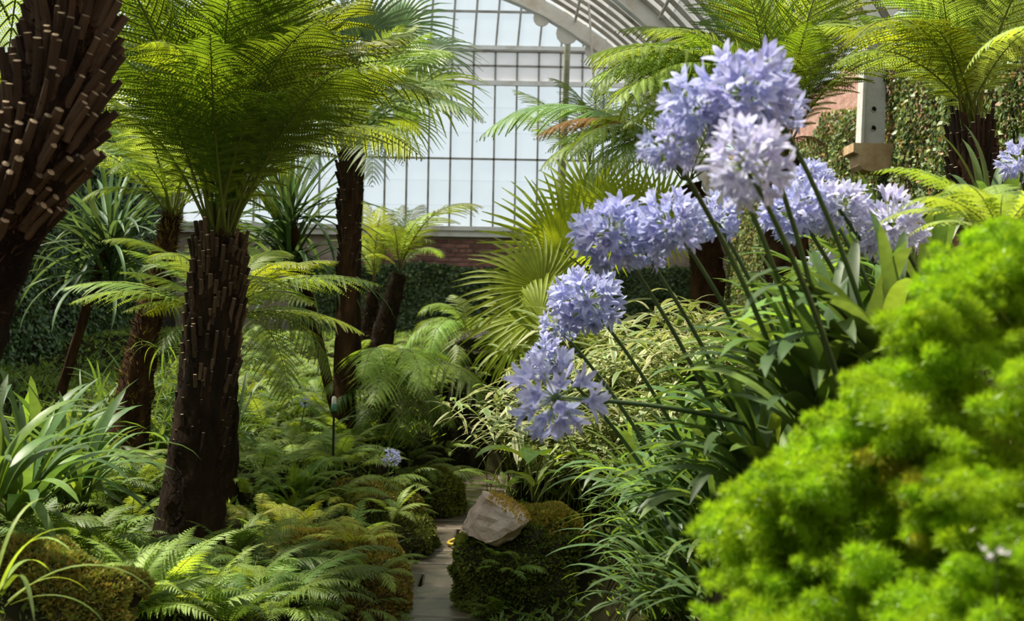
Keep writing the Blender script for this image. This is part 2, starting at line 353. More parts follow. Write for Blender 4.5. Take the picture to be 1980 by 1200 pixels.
# path of stone slabs
path = thing('path', (0, 0, 0), 'damp stone paved path running between the mossy banks', 'path'); path['kind'] = 'structure'
del path['category']
slabs = {}
y = 2.6; row = 0
while y < 12.4:
    dep = random.choice([.30, .36, .42]); xc = float(path_x(y + dep / 2))
    cut = random.uniform(-.12, .12) if row % 2 else None
    spans = [(-.42, cut - .008), (cut + .008, .42)] if cut is not None else [(-.42, .42)]
    for a, b in spans:
        mb = MB(); w = (b - a) / 2; h = dep / 2 - .008; c = .012
        V = [(-w,-h,-.05),(w,-h,-.05),(w,h,-.05),(-w,h,-.05),(-w,-h,.018),(w,-h,.018),(w,h,.018),(-w,h,.018),(-w+c,-h+c,.026),(w-c,-h+c,.026),(w-c,h-c,.026),(-w+c,h-c,.026)]
        q = [(0,1,5,4),(1,2,6,5),(2,3,7,6),(3,0,4,7),(4,5,9,8),(5,6,10,9),(6,7,11,10),(7,4,8,11),(8,9,10,11)]
        mb.add(V, q)
        obj('slab', mb.mesh('slab', ['paving'], False), path, (xc + (a + b) / 2, y + dep / 2, random.uniform(-.004, .004)), (random.uniform(-.01, .01), random.uniform(-.012, .012), random.uniform(-.03, .03)))
    y += dep; row += 1

# ------------------------------------------------------------------ building shell
WL, WR, YB, YF = -5.6, 3.6, 21.3, -3.0
ZS = 2.98                      # sill height of the end glazing
def wall_mesh(name, lo, hi, mat):
    mb = MB(); box(mb, lo, hi); return mb.mesh(name, [mat], False)
wb = struct('wall_back', wall_mesh('wall_back', (WL, YB + .03, -.5), (WR, YB + .4, ZS - .16), 'back_wall'), 'low red brick wall under the end glazing')
# bricks of the visible stretch
bw, bh = .215, .065
full = MB(); head = MB()
def brick_mesh(w, h, dpt=.05):
    mb = MB(); c = .006
    V = [(-w/2,0,-h/2),(w/2,0,-h/2),(w/2,0,h/2),(-w/2,0,h/2),(-w/2+c,-.018,-h/2+c),(w/2-c,-.018,-h/2+c),(w/2-c,-.018,h/2-c),(-w/2+c,-.018,h/2-c)]
    mb.add(V, [(4,5,6,7),(0,1,5,4),(1,2,6,5),(2,3,7,6),(3,0,4,7)]); return mb.mesh('brick', ['brick'], False)
me_s, me_h = brick_mesh(.215, .063), brick_mesh(.102, .063)
z = ZS - .25; r_ = 0; nb = 0
while z > 2.05:
    is_head = r_ % 4 == 2
    step = .114 if is_head else .227
    x = -2.55 + (step / 2 if r_ % 2 else 0)
    while x < 0.85 and nb < 300:
        obj('brick', me_h if is_head else me_s, wb, (x, YB + .03 - random.uniform(0, .006), z), (random.uniform(-.02, .02), 0, random.uniform(-.02, .02))); nb += 1
        x += step
    z -= .076; r_ += 1
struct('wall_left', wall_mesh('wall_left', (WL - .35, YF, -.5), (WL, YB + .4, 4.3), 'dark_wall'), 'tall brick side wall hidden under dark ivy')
struct('wall_right', wall_mesh('wall_right', (WR, YF, -.5), (WR + .35, YB + .4, 4.3), 'plaster_brick'), 'tall old brick side wall with ivy growing over it')
struct('wall_front', wall_mesh('wall_front', (WL, YF - .35, -.5), (WR, YF, 4.3), 'plaster_brick'))
mb = MB()
box(mb, (WL, YB - .06, ZS - .17), (WR, YB + .3, ZS - .05)); box(mb, (WL, YB - .10, ZS - .07), (WR, YB + .3, ZS))
struct('trim_1', mb.mesh('sill', ['iron'], False), 'long rust-stained sill on top of the brick wall')

# end glazing: bars and panes
win = thing('window_1', (0, YB, ZS), 'tall end wall of glass panes in thin painted bars', None); win['kind'] = 'structure'
PW = .362
cols = np.arange(-12, 9)        # pane columns; bar k stands at x = X0 + k*PW
X0 = float(P(911.5, 383, YB)[0])
lower = [ZS, ZS + .30, ZS + .60, ZS + .98, ZS + 1.20, ZS + 1.57, ZS + 1.98, 5.36]
zt = {}
lower = [ZS] + [float(P(911, v, YB)[2]) for v in (398, 350, 307, 257, 208)] + [5.36]
vent = [5.40, 5.72, 5.93]
upper = [5.99, 6.24, 6.52, 6.95, 7.4]
def lean(z): return .06 * max(0, z - 5.95)
def bar_mesh(p0, p1, w, dpt):
    mb = MB(); p0 = np.array(p0); p1 = np.array(p1); t = unit(p1 - p0)
    s = unit(np.cross(t, [0, 1, 0])); n = np.array([0, 1, 0])
    V = [p + s * a * w / 2 + n * b * dpt / 2 for p in (p0, p1) for a, b in ((-1, -1), (1, -1), (1, 1), (-1, 1))]
    mb.add(V, [(0,1,5,4),(1,2,6,5),(2,3,7,6),(3,0,4,7),(0,3,2,1),(4,5,6,7)]); return mb
def bar(parent, name, p0, p1, w, dpt, mat):
    p0 = np.array(p0, float); c = (p0 + np.array(p1, float)) / 2
    mbx = bar_mesh(p0 - c, np.array(p1, float) - c, w, dpt)
    return obj(name, mbx.mesh(name, [mat], False), parent, c - np.array(parent.location))
for k in cols:
    x = X0 + k * PW
    bar(win, 'glazing_bar', (x, YB, ZS), (x, YB, 5.97), .030, .05, 'bar')
    bar(win, 'glazing_bar', (x, YB, 5.97), (x + .09 + .012 * k, YB - .12, 7.4), .034, .05, 'bar')
xa, xb = X0 + cols[0] * PW, X0 + cols[-1] * PW
bar(win, 'transom', (xa, YB - .02, 5.94), (xb, YB - .02, 5.94), .085, .16, 'iron')
bar(win, 'transom', (xa, YB - .05, 5.90), (xb, YB - .05, 5.90), .03, .12, 'bar')
bar(win, 'transom', (xa, YB - .02, 5.37), (xb, YB - .02, 5.37), .075, .10, 'iron')
bar(win, 'transom', (xa, YB, 5.66), (xb, YB, 5.66), .028, .05, 'bar')
bar(win, 'transom', (xa, YB, lower[3]), (xb, YB, lower[3]), .030, .05, 'bar')
bar(win, 'transom', (xa, YB - .05, 6.55), (xb, YB - .05, 6.55), .034, .05, 'bar')
def pane(parent, c4, mat, th=.004):
    c4 = np.array(c4, float); c = c4.mean(0); v = c4 - c; n = unit(np.cross(v[1] - v[0], v[3] - v[0])) * th
    mb = MB(); mb.add(np.vstack([v, v + n]), [(0,1,2,3),(7,6,5,4),(0,4,5,1),(1,5,6,2),(2,6,7,3),(3,7,4,0)])
    return obj('pane', mb.mesh('pane', [mat], False), parent, c - np.array(parent.location))
for k in cols[:-1]:
    x = X0 + k * PW
    for a, b in zip(lower[:-1], lower[1:]):
        pane(win, [(x + .01, YB, a), (x + PW - .01, YB, a), (x + PW - .01, YB - .006, b + .01), (x + .01, YB - .006, b + .01)], 'glass')
    for a, b in ((5.40, 5.65), (5.67, 5.90)):
        pane(win, [(x + .01, YB, a), (x + PW - .01, YB, a), (x + PW - .01, YB, b), (x + .01, YB, b)], 'glass_milky')
    for a, b in ((5.98, 6.26), (6.26, 6.55), (6.55, 6.95), (6.95, 7.4)):
        fa, fb = (a - 5.97) / 1.43, (b - 5.97) / 1.43
        ka, kb = .09 + .012 * k, .09 + .012 * (k + 1)
        pane(win, [(x + .01 + ka * fa, YB - .12 * fa, a), (x + PW - .01 + kb * fa, YB - .12 * fa, a), (x + PW - .01 + kb * fb, YB - .12 * fb, b), (x + .01 + ka * fb, YB - .12 * fb, b)], 'glass')

# lichened post in front of the end glazing
p0, p1 = P(1088, 330, 19.6), P(1100, 18, 19.4); p0b = p0 + (p0 - p1) * 1.35
post = thing('iron_post', p0b, 'slender greenish iron post leaning before the end glass', 'post')
mb = MB(); tube(mb, np.array([p0b, p0, (p0 + p1) / 2, p1]) - p0b, [.055, .055, .05, .048], 10); obj('shaft', mb.mesh('shaft', ['green_iron']), post)
mb = MB(); q = p1 - p0b; tube(mb, [q - [0, 0, .10], q - [0, 0, .08], q - [0, 0, .03], q], [.055, .075, .075, .06], 10); obj('collar', mb.mesh('collar', ['green_iron']), post)

# curved roof on the right: ribs, bars, purlins, panes
CX, CZ, RR = -2.13, .99, 5.63
def arc(ph, y, r=RR): return np.array([CX + r * math.cos(R(ph)), y, CZ + r * math.sin(R(ph))])
roof = thing('ceiling_right', (0, 12, 4), 'curved white glazed roof rising from the right wall', None); roof['kind'] = 'structure'
ro = np.array(roof.location)
YE = 18.2
def arc_bar(name, y, a0, a1, wid, dep, mat, r=RR, n=14):
    mb = MB(); ph = np.linspace(a0, a1, n); o = np.array([arc(p, y, r) for p in ph]); inn = np.array([arc(p, y, r - dep) for p in ph])
    V = []
    for a, b in zip(o, inn): V += [a - [0, wid/2, 0], a + [0, wid/2, 0], b + [0, wid/2, 0], b - [0, wid/2, 0]]
    V = np.array(V) - ro; i = np.arange(n - 1)
    for c in range(4):
        d = (c + 1) % 4
        mb.add(V, np.stack([i*4+c, i*4+d, i*4+4+d, i*4+4+c], -1)) if c == 0 else (mb.f4.append(np.stack([i*4+c, i*4+d, i*4+4+d, i*4+4+c], -1)), mb.m4.append(np.zeros(n-1, int)))
    mb.add([V[0], V[1], V[2], V[3]], [(0,1,2,3)]); mb.add(V[-4:], [(3,2,1,0)])
    return obj(name, mb.mesh(name, [mat], False), roof)
for y in (YE, 15.1):
    arc_bar('rib', y, 21.5, 80, .09, .20, 'iron', RR - .02)
    arc_bar('rib_flange', y, 21.5, 80, .20, .025, 'iron', RR - .21)
bars_y = np.arange(YE - .38, 9.0, -.40)
for y in bars_y: arc_bar('glazing_bar', y, 30, 78, .035, .05, 'bar', RR, 12)
for ph in (36, 47, 58, 70):
    a = arc(ph, YE, RR - .05); b = arc(ph, 9.0, RR - .05); c = (a + b) / 2
    mb = MB(); tube(mb, [a - c, b - c], .022, 6); obj('purlin', mb.mesh('purlin', ['iron']), roof, c - ro)
ys = [YE] + list(bars_y)
phs = [30, 38, 46, 54, 62, 70, 78]
for ya, yb in zip(ys[:-1], ys[1:]):
    for pa, pb in zip(phs[:-1], phs[1:]):
        pane(roof, [arc(pa, ya - .012, RR + .004), arc(pb, ya - .012, RR), arc(pb, yb + .012, RR), arc(pa, yb + .012, RR + .004)], 'glass_roof')
# ornamental bracket plates on the far rib
mb = MB()
ph0 = 60
for (a, w_) in ((53.5, .10), (58, .16), (62.5, .12)):
    tube(mb, [arc(a, YE - .06, RR - .26) - ro, arc(a, YE - .02, RR - .26) - ro], w_, 14)
obj('bracket_plate', mb.mesh('bracket_plate', ['iron'], False), roof)
# hanging rod
a = P(1136, -30, 17); b = P(1152, 215, 17); c = (a + b) / 2
mb = MB(); tube(mb, [a - a, (b - a) / 2, b - a], .016, 6); tag(obj('hanging_rod', mb.mesh('hanging_rod', ['iron']), None, a), 'thin pale rod hanging from the roof near the leaning post', 'rod')

# bracket and corbel on the right wall
CD = 12.0
cpos = P(1688, 300, CD); cy = CD
k_ = CD / F
cor = thing('corbel', (WR, cy, cpos[2]), 'buff stone corbel on the ivy wall carrying the white roof bracket', 'corbel')
def zpx(py, d=CD): return float(P(1690, py, d)[2])
def xpx(px, d=CD): return float(P(px, 300, d)[0])
mb = MB()
x0, x1 = xpx(1649), WR + .02
zt_, zm_, zb_ = zpx(277), zpx(296), zpx(330)
prof = [(x0, zt_), (x0, zm_ + .01), (x0 + .015, zm_), (x0 + .05, zm_ - .012), (xpx(1661), zm_ - .03), (xpx(1661), zb_ + .05), (xpx(1668), zb_ + .01), (xpx(1680), zb_ - .005), (x1, zb_ - .015), (x1, zt_)]
def prism(prof, ya, yb, org, mat, name, parent):
    n = len(prof); V = np.array([(x, y_, z) for y_ in (ya, yb) for x, z in prof]) - org
    mb = MB(); i = np.arange(n); mb.add(V, np.stack([i, i + n, (i + 1) % n + n, (i + 1) % n], -1))
    me = mb.mesh(name, [mat], False)
    import bmesh
    bm = bmesh.new(); bm.from_mesh(me); bm.verts.ensure_lookup_table()
    bm.faces.new([bm.verts[q] for q in range(n)]); bm.faces.new([bm.verts[q] for q in reversed(range(n, 2 * n))])
    bmesh.ops.recalc_face_normals(bm, faces=bm.faces); bm.to_mesh(me); bm.free()
    return obj(name, me, parent)
corg = np.array(cor.location)
prism(prof, cy - .02, cy + .34, corg, 'stone', 'moulded_block', cor)
brk = thing('roof_bracket', (WR, cy + .05, zt_), 'chipped white iron roof bracket with two round holes', 'bracket')
borg = np.array(brk.location)
bp = [(xpx(1664), zt_), (xpx(1714), zt_), (xpx(1714), zpx(40)), (xpx(1690), zpx(40)), (xpx(1667), zpx(120))]
prism(bp, cy + .06, cy + .09, borg, 'white_iron', 'web', brk)
bp2 = [(xpx(1663), zt_), (xpx(1668), zt_), (xpx(1672), zpx(120)), (xpx(1695), zpx(40)), (xpx(1690), zpx(40)), (xpx(1667), zpx(120))]
prism(bp2, cy - .02, cy + .17, borg, 'white_iron', 'flange', brk)
for py in (209, 246):
    mb = MB(); c = np.array([xpx(1691), cy + .056, zpx(py)]) - borg
    tube(mb, [c, c + [0, .012, 0]], .026, 16, 0); obj('bolt_hole', mb.mesh('bolt_hole', ['hole']), brk)
    mb = MB(); th = np.linspace(.2, math.pi * .9, 10)
    tube(mb, [c + [.023 * math.cos(t + 2.2), -.004, .023 * math.sin(t + 2.2)] for t in th], .005, 5); obj('hole_rim', mb.mesh('hole_rim', ['white_iron']), brk)

# ------------------------------------------------------------------ rocks and moss
def rock_mesh(name, size, seed, mat, boxy=3.0, amp=.18, freq=1.6, sub=4, flat=False):
    import bmesh
    bm = bmesh.new(); bmesh.ops.create_icosphere(bm, subdivisions=sub, radius=1)
    sv = Vector((seed * 7.3, seed * 3.1, seed * 1.7))
    for v in bm.verts:
        p = v.co; k = (abs(p.x) ** boxy + abs(p.y) ** boxy + abs(p.z) ** boxy) ** (-1 / boxy)
        d = mnoise.fractal(p * freq + sv, .9, 2.0, 5) * amp
        c_ = mnoise.cell(p * freq * 1.3 + sv) * amp * .35
        v.co = Vector((p.x * size[0], p.y * size[1], p.z * size[2])) * k * (1 + d + c_)
    me = bpy.data.meshes.new(name); bm.to_mesh(me); bm.free()
    me.materials.append(M[mat])
    me.polygons.foreach_set('use_smooth', np.full(len(me.polygons), not flat))
    return me
def moss_on(me, n, size, mat, name='moss', cover=None, seed=1, up=-.2):
    "tiny leaf tufts spread over a surface (local coordinates)"
    g = np.random.default_rng(seed); nv = len(me.vertices)
    co = np.zeros(nv * 3); me.vertices.foreach_get('co', co); co = co.reshape(-1, 3)
    no = np.zeros(nv * 3); me.vertex_normals.foreach_get('vector', no); no = no.reshape(-1, 3)
    npol = len(me.polygons); tri = np.zeros(npol * 3, int); me.polygons.foreach_get('vertices', tri); tri = tri.reshape(-1, 3)
    ar = np.zeros(npol); me.polygons.foreach_get('area', ar)
    fn = no[tri].mean(1); w = ar * (fn[:, 2] > up)
    if cover is not None: w = w * cover(co[tri].mean(1))
    if w.sum() <= 0: return None
    f = g.choice(npol, n, p=w / w.sum()); u = g.random((n, 2)); fl = u.sum(1) > 1; u[fl] = 1 - u[fl]
    a, b, c = co[tri[f, 0]], co[tri[f, 1]], co[tri[f, 2]]
    p = a + (b - a) * u[:, :1] + (c - a) * u[:, 1:]
    nn = unit(fn[f] + g.normal(0, .45, (n, 3))); s = unit(np.cross(nn, g.normal(0, 1, (n, 3))))
    L = size * g.uniform(.6, 1.5, (n, 1)); wd = L * .32
    tip = p + nn * L; mid = p + nn * L * .5
    V = np.stack([p, mid - s * wd, tip, mid + s * wd], 1).reshape(-1, 3)
    mb = MB(); q = np.arange(n)[:, None] * 4 + np.arange(4); mb.add(V, q); m = mb.mesh(name, [mat], False); return m
def boulder(px, py, d, size, seed, label, mat='rock', moss=None, cat='boulder', group=None, rot=(0, 0, 0), boxy=3.0, amp=.18, name='boulder', at=None, cover=None, mosssize=.02, up=-.2, freq=1.6):
    loc = P(px, py, d) if at is None else np.array(at)
    t = thing(name, loc, label, cat, group); t.rotation_euler = rot
    me = rock_mesh(name, size, seed, mat, boxy, amp, freq); b = obj('stone', me, t)
    for q, (n, mt) in enumerate(moss or []):
        m = moss_on(me, n, mosssize, mt, cover=cover, seed=seed + q, up=up)
        if m: mo = obj('moss', m, t); mo['kind'] = 'stuff'
    return t

# ------------------------------------------------------------------ fern fronds
class Var:
    def __init__(s, chord, build): s.chord = chord; s.build = build; s.cache = {}
    def mesh(s, mat, stem):
        k = (mat, stem)
        if k not in s.cache: s.cache[k] = s.build(mat, stem)
        return s.cache[k]
def frond_builder(e0, e1, p, seed, npin=26, pl=.27, pet=.16, npn=22, sweep=25, pdroop=.35, ang=8, base_taper=.35, rr=.0065, hw=.0135, hang=0.0, lean=.04):
    "bipinnate frond of unit length, base at the origin, growing in the XZ plane"
    g = np.random.default_rng(seed)
    N = 40; pts, tan = curve_xz(1.0, e0, e1, N, p)
    pts = pts.copy(); pts[:, 1] += lean * np.sin(np.linspace(0, 1, N) * 2.2 + seed) * np.linspace(0, 1, N)
    chord = pts[-1].copy()
    def build(mat, stem):
        mb = MB()
        tube(mb, pts[::2], np.linspace(rr, .0012, N)[::2], 5, 1, cap=False)
        t = np.linspace(0, 1, npin) ** .93; s = pet + (1 - pet) * t * .995
        bp = np.stack([np.interp(s, np.linspace(0, 1, N), pts[:, c]) for c in range(3)], -1)
        bt = unit(np.stack([np.interp(s, np.linspace(0, 1, N), tan[:, c]) for c in range(3)], -1))
        up = unit(np.stack([-bt[:, 2], np.zeros(npin), bt[:, 0]], -1)); sd = np.cross(up, bt)
        prof = np.minimum(1, base_taper + (1 - base_taper) * (t / .38)) * np.clip((1 - t) / .52, 0.02, 1) ** .8
        for sg in (-1, 1):
            Lp = pl * prof * g.uniform(.88, 1.1, npin)
            sw = np.radians(sweep + 22 * t + g.normal(0, 4, npin))[:, None]
            d0 = sg * sd * np.cos(sw) + bt * np.sin(sw)
            u = np.linspace(.04, 1, npn)
            dr = (pdroop * g.uniform(.6, 1.4, npin))[:, None, None]
            down = -up[:, None] * (1 - hang) + np.array([0, 0, -1.0]) * hang
            mid = bp[:, None] + d0[:, None] * (u * (1 - .12 * u))[None, :, None] * Lp[:, None, None] + down * (u ** 2)[None, :, None] * Lp[:, None, None] * dr + bt[:, None] * (u ** 2)[None, :, None] * Lp[:, None, None] * .10
            pt = unit(np.gradient(mid, axis=1))
            wl = unit(bt[:, None] - pt * (bt[:, None] * pt).sum(-1, keepdims=True))      # towards the frond tip
            pn = np.cross(pt, wl)
            sp = Lp[:, None] / npn
            wid = np.minimum(hw, Lp[:, None] * .20) * (1 - .86 * u[None] ** 2.2) * np.minimum(1, .55 + u[None] * 3)
            wid = wid * g.uniform(.85, 1.1, wid.shape)
            a = pt * (sp * .40)[..., None]
            for s2 in (-1, 1):
                tipd = wl * s2 * .93 + pt * .36 - pn * sg * .0
                b0 = mid - a; b1 = mid + a
                tp = mid + tipd * wid[..., None] + up[:, None] * (-.18) * wid[..., None]
                V = np.stack([b0, b1, tp + a * .55, tp - a * .25], 2).reshape(-1, 3)
                q = np.arange(npin * npn)[:, None] * 4 + np.arange(4)
                mb.add(V, q if s2 * sg > 0 else q[:, ::-1], 0)
            # pinna midribs
            w2 = .0019
            V = np.stack([mid[:, ::3] - wl[:, ::3] * w2 + pn[:, ::3]*.0006, mid[:, ::3] + wl[:, ::3] * w2 + pn[:, ::3]*.0006], 2)
            nn = V.shape[1]; V = V.reshape(-1, 3)
            i, j = np.meshgrid(np.arange(npin), np.arange(nn - 1), indexing='ij'); b = (i * nn + j) * 2
            mb.add(V, np.stack([b, b + 1, b + 3, b + 2], -1).reshape(-1, 4), 1)
        return mb.mesh('frond', [mat, stem])
    return Var(chord, build)
def pinnate_builder(e0, e1, p, seed, npin=26, pl=.18, pet=.10, segs=6, sweep=22, pdroop=.3, wr=.115, rr=.006, tip=.75, serr=.28):
    "ground fern frond of unit length: toothed blade-like pinnae on a thin rachis"
    g = np.random.default_rng(seed); N = 30; pts, tan = curve_xz(1.0, e0, e1, N, p); pts = pts.copy()
    pts[:, 1] += .05 * np.sin(np.linspace(0, 1, N) * 2.5 + seed) * np.linspace(0, 1, N)
    def build(mat, stem):
        mb = MB(); tube(mb, pts[::2], np.linspace(rr, .001, N)[::2], 4, 1, cap=False)
        t = np.linspace(0, 1, npin); s = pet + (1 - pet) * t * .99
        bp = np.stack([np.interp(s, np.linspace(0, 1, N), pts[:, c]) for c in range(3)], -1)
        bt = unit(np.stack([np.interp(s, np.linspace(0, 1, N), tan[:, c]) for c in range(3)], -1))
        up = unit(np.stack([-bt[:, 2], np.zeros(npin), bt[:, 0]], -1)); sd = np.cross(up, bt)
        prof = np.minimum(1, .5 + t * 1.6) * np.clip((1 - t) / tip, .04, 1) ** .75
        K = segs * 2 + 1; u = np.linspace(0, 1, K)
        for sg in (-1, 1):
            Lp = (pl * prof * g.uniform(.9, 1.1, npin)); sw = np.radians(sweep + 20 * t + g.normal(0, 4, npin))[:, None]
            d0 = sg * sd * np.cos(sw) + bt * np.sin(sw)
            dr = (pdroop * g.uniform(.6, 1.4, npin))[:, None, None]
            mid = bp[:, None] + d0[:, None] * u[None, :, None] * Lp[:, None, None] - up[:, None] * (u ** 2)[None, :, None] * Lp[:, None, None] * dr + bt[:, None] * (u ** 2)[None, :, None] * Lp[:, None, None] * .15
            pt = unit(np.gradient(mid, axis=1)); wl = unit(bt[:, None] - pt * (bt[:, None] * pt).sum(-1, keepdims=True))
            w = np.minimum(Lp[:, None] * wr, pl * wr * .8) * (1 - u[None] ** 2.4) ** 1.0 * (1 + serr * np.where(np.arange(K) % 2, 1, -1.4))[None] * np.minimum(1, .6 + 3 * u[None])
            w = np.maximum(w, 0)[..., None]
            V = np.stack([mid - wl * w - up[:, None] * w * .25, mid, mid + wl * w - up[:, None] * w * .25], 2).reshape(-1, 3)
            i, j = np.meshgrid(np.arange(npin), np.arange(K - 1), indexing='ij'); b = (i * K + j) * 3
            q = np.concatenate([np.stack([b, b + 1, b + 4, b + 3], -1).reshape(-1, 4), np.stack([b + 1, b + 2, b + 5, b + 4], -1).reshape(-1, 4)])
            mb.add(V, q if sg > 0 else q[:, ::-1], 0)
        return mb.mesh('frond', [mat, stem])
    return Var(pts[-1].copy(), build)

TV = {}
TV['up'] = [frond_builder(86, 48, 1.5, 11, pet=.30), frond_builder(80, 20, 1.8, 12, pet=.28), frond_builder(84, 30, 2.0, 13, pet=.30)]
TV['arch'] = [frond_builder(70, -25, 1.3, 21, hang=.4, hw=.017), frond_builder(62, -38, 1.4, 22, hang=.5, hw=.018), frond_builder(74, -12, 1.6, 23, hang=.3, hw=.016)]
TV['droop'] = [frond_builder(64, -72, 1.2, 31, hang=.6, pdroop=.5, hw=.019), frond_builder(48, -62, 1.1, 32, hang=.7, pdroop=.5, hw=.019), frond_builder(40, -55, 1.5, 33, hang=.7, hw=.018)]
TV['flat'] = [frond_builder(38, -18, 1.2, 41, pdroop=.25), frond_builder(28, -22, 1.2, 42, pdroop=.3), frond_builder(22, -30, 1.5, 43, pdroop=.3)]
TV['lace'] = [frond_builder(60, -40, 1.2, 51, npin=24, pl=.20, npn=14, hw=.018), frond_builder(48, -30, 1.3, 52, npin=24, pl=.22, npn=14, hw=.018), frond_builder(35, -35, 1.2, 53, npin=24, pl=.21, npn=14, hw=.018)]
TV['pinn'] = [pinnate_builder(62, -30, 1.2, 61), pinnate_builder(50, -40, 1.2, 62), pinnate_builder(36, -30, 1.3, 63), pinnate_builder(58, -5, 1.6, 64)]
TV['broadpinn'] = [pinnate_builder(60, -20, 1.3, 71, npin=19, pl=.25, wr=.105, segs=7), pinnate_builder(45, -35, 1.2, 72, npin=19, pl=.26, wr=.105, segs=7), pinnate_builder(32, -30, 1.2, 73, npin=18, pl=.24, wr=.11, segs=7)]
TV['stub_pinn'] = [pinnate_builder(70, 5, 1.6, 81, npin=20, pl=.15, wr=.26, segs=4, serr=.15)]

def frond_to(parent, base, tip, var, mat, stem='petiole', twist=0.0, name='frond'):
    "one frond from base to tip (world points): azimuth, tilt and size follow from its chord"
    base = np.array(base, float); tip = np.array(tip, float); t = tip - base; c = var.chord
    s = np.linalg.norm(t) / np.linalg.norm(c)
    ec = math.atan2(c[2], math.hypot(c[0], c[1])); et = math.atan2(t[2], math.hypot(t[0], t[1]))
    az = math.atan2(t[1], t[0]) - math.atan2(c[1], c[0])
    return obj(name, var.mesh(mat, stem), parent, base - np.array(parent.location), (twist, -(et - ec), az), s)
def frond_az(parent, base, az, tilt, L, var, mat, stem='petiole', twist=0.0):
    return obj('frond', var.mesh(mat, stem), parent, np.array(base, float) - np.array(parent.location), (twist, -R(tilt), R(az)), L)

# ------------------------------------------------------------------ trunks
def stub_mesh(name, L, r, mat, cut):
    mb = MB(); pts = np.array([[0, 0, -.01], [.02 * L, 0, .35 * L], [.09 * L, 0, .75 * L], [.13 * L, 0, L]])
    tube(mb, pts, [r * 1.1, r, r * .9, r * .85], 6, 0, cap=False)
    th = np.linspace(0, 2 * math.pi, 6, endpoint=False); t = unit(pts[-1] - pts[-2]); a = unit(np.cross(t, [0, 1, 0])); b = np.cross(t, a)
    ring = pts[-1] + .85 * r * (np.cos(th)[:, None] * a + np.sin(th)[:, None] * b)
    mb.add(np.vstack([pts[-1] + t * r * .15, ring]), [(0, 1 + q, 1 + (q + 1) % 6) for q in range(6)], 1)
    mb.add(np.vstack([pts[-1] + t * r * .15, ring]), [(0, 1 + (q + 1) % 6, 1 + q) for q in range(6)][:0] or [(0, 1, 2)], 1)
    return mb.mesh(name, [mat, cut], False)
def trunk_part(parent, pts, rad, mat, seed=0, k=22, rough=.10, name='trunk', sub=8):
    pts = np.asarray(pts, float); n0 = len(pts); n = (n0 - 1) * sub + 1
    ti = np.linspace(0, n0 - 1, n); P2 = np.stack([np.interp(ti, np.arange(n0), pts[:, c]) for c in range(3)], -1)
    ker = np.ones(sub) / sub
    for c in range(3):
        q = np.concatenate([np.full(sub, P2[0, c]) + (P2[0, c] - P2[1, c]) * np.arange(sub, 0, -1), P2[:, c], np.full(sub, P2[-1, c]) + (P2[-1, c] - P2[-2, c]) * np.arange(1, sub + 1)])
        P2[:, c] = np.convolve(q, ker, 'same')[sub:-sub]
    rd = np.interp(ti, np.arange(n0), np.broadcast_to(rad, (n0,)))
    mb = MB(); tube(mb, P2 - np.array(parent.location), rd, k, 0)
    V = mb.v[0].reshape(n, k, 3); g = np.random.default_rng(seed)
    cen = (P2 - np.array(parent.location))[:, None]
    w = 1 + rough * g.normal(0, 1, (n, k)) * .6 + rough * g.normal(0, 1, (1, k)) * .6
    mb.v[0] = (cen + (V - cen) * w[..., None]).reshape(-1, 3)
    o = obj(name, mb.mesh(name, [mat]), parent)
    return o, P2, rd
def add_stubs(trunk, parent, P2, rd, n, s0, s1, meshes, seed=0, open_=.12, rowstep=None, scale=(.8, 1.2)):
    g = random.Random(seed); N = len(P2); org = np.array(parent.location)
    for i in range(n):
        s = s0 + (s1 - s0) * (i + .5) / n; th = i * 2.39996 + g.uniform(-.45, .45)
        f = s * (N - 1); a = int(min(N - 2, f)); c = P2[a] + (P2[a + 1] - P2[a]) * (f - a); t = unit(P2[min(N-1, a+2)] - P2[max(0, a-2)])
        r = float(np.interp(f, np.arange(N), rd))
        u = unit(np.cross(t, [0, 1, 0])); v = np.cross(t, u); out = math.cos(th) * u + math.sin(th) * v
        op = open_ + g.uniform(-.08, .1)
        zax = unit(t * math.cos(op) + out * math.sin(op)); xax = unit(out - zax * np.dot(out, zax)); yax = np.cross(zax, xax)
        m = Matrix((( xax[0], yax[0], zax[0], 0), (xax[1], yax[1], zax[1], 0), (xax[2], yax[2], zax[2], 0), (0, 0, 0, 1)))
        o = obj('frond_stub', g.choice(meshes), trunk, c + out * r * .93 - org, m.to_euler(), (g.uniform(*scale), g.uniform(*scale), g.uniform(scale[0] * .8, scale[1] * 1.1)))
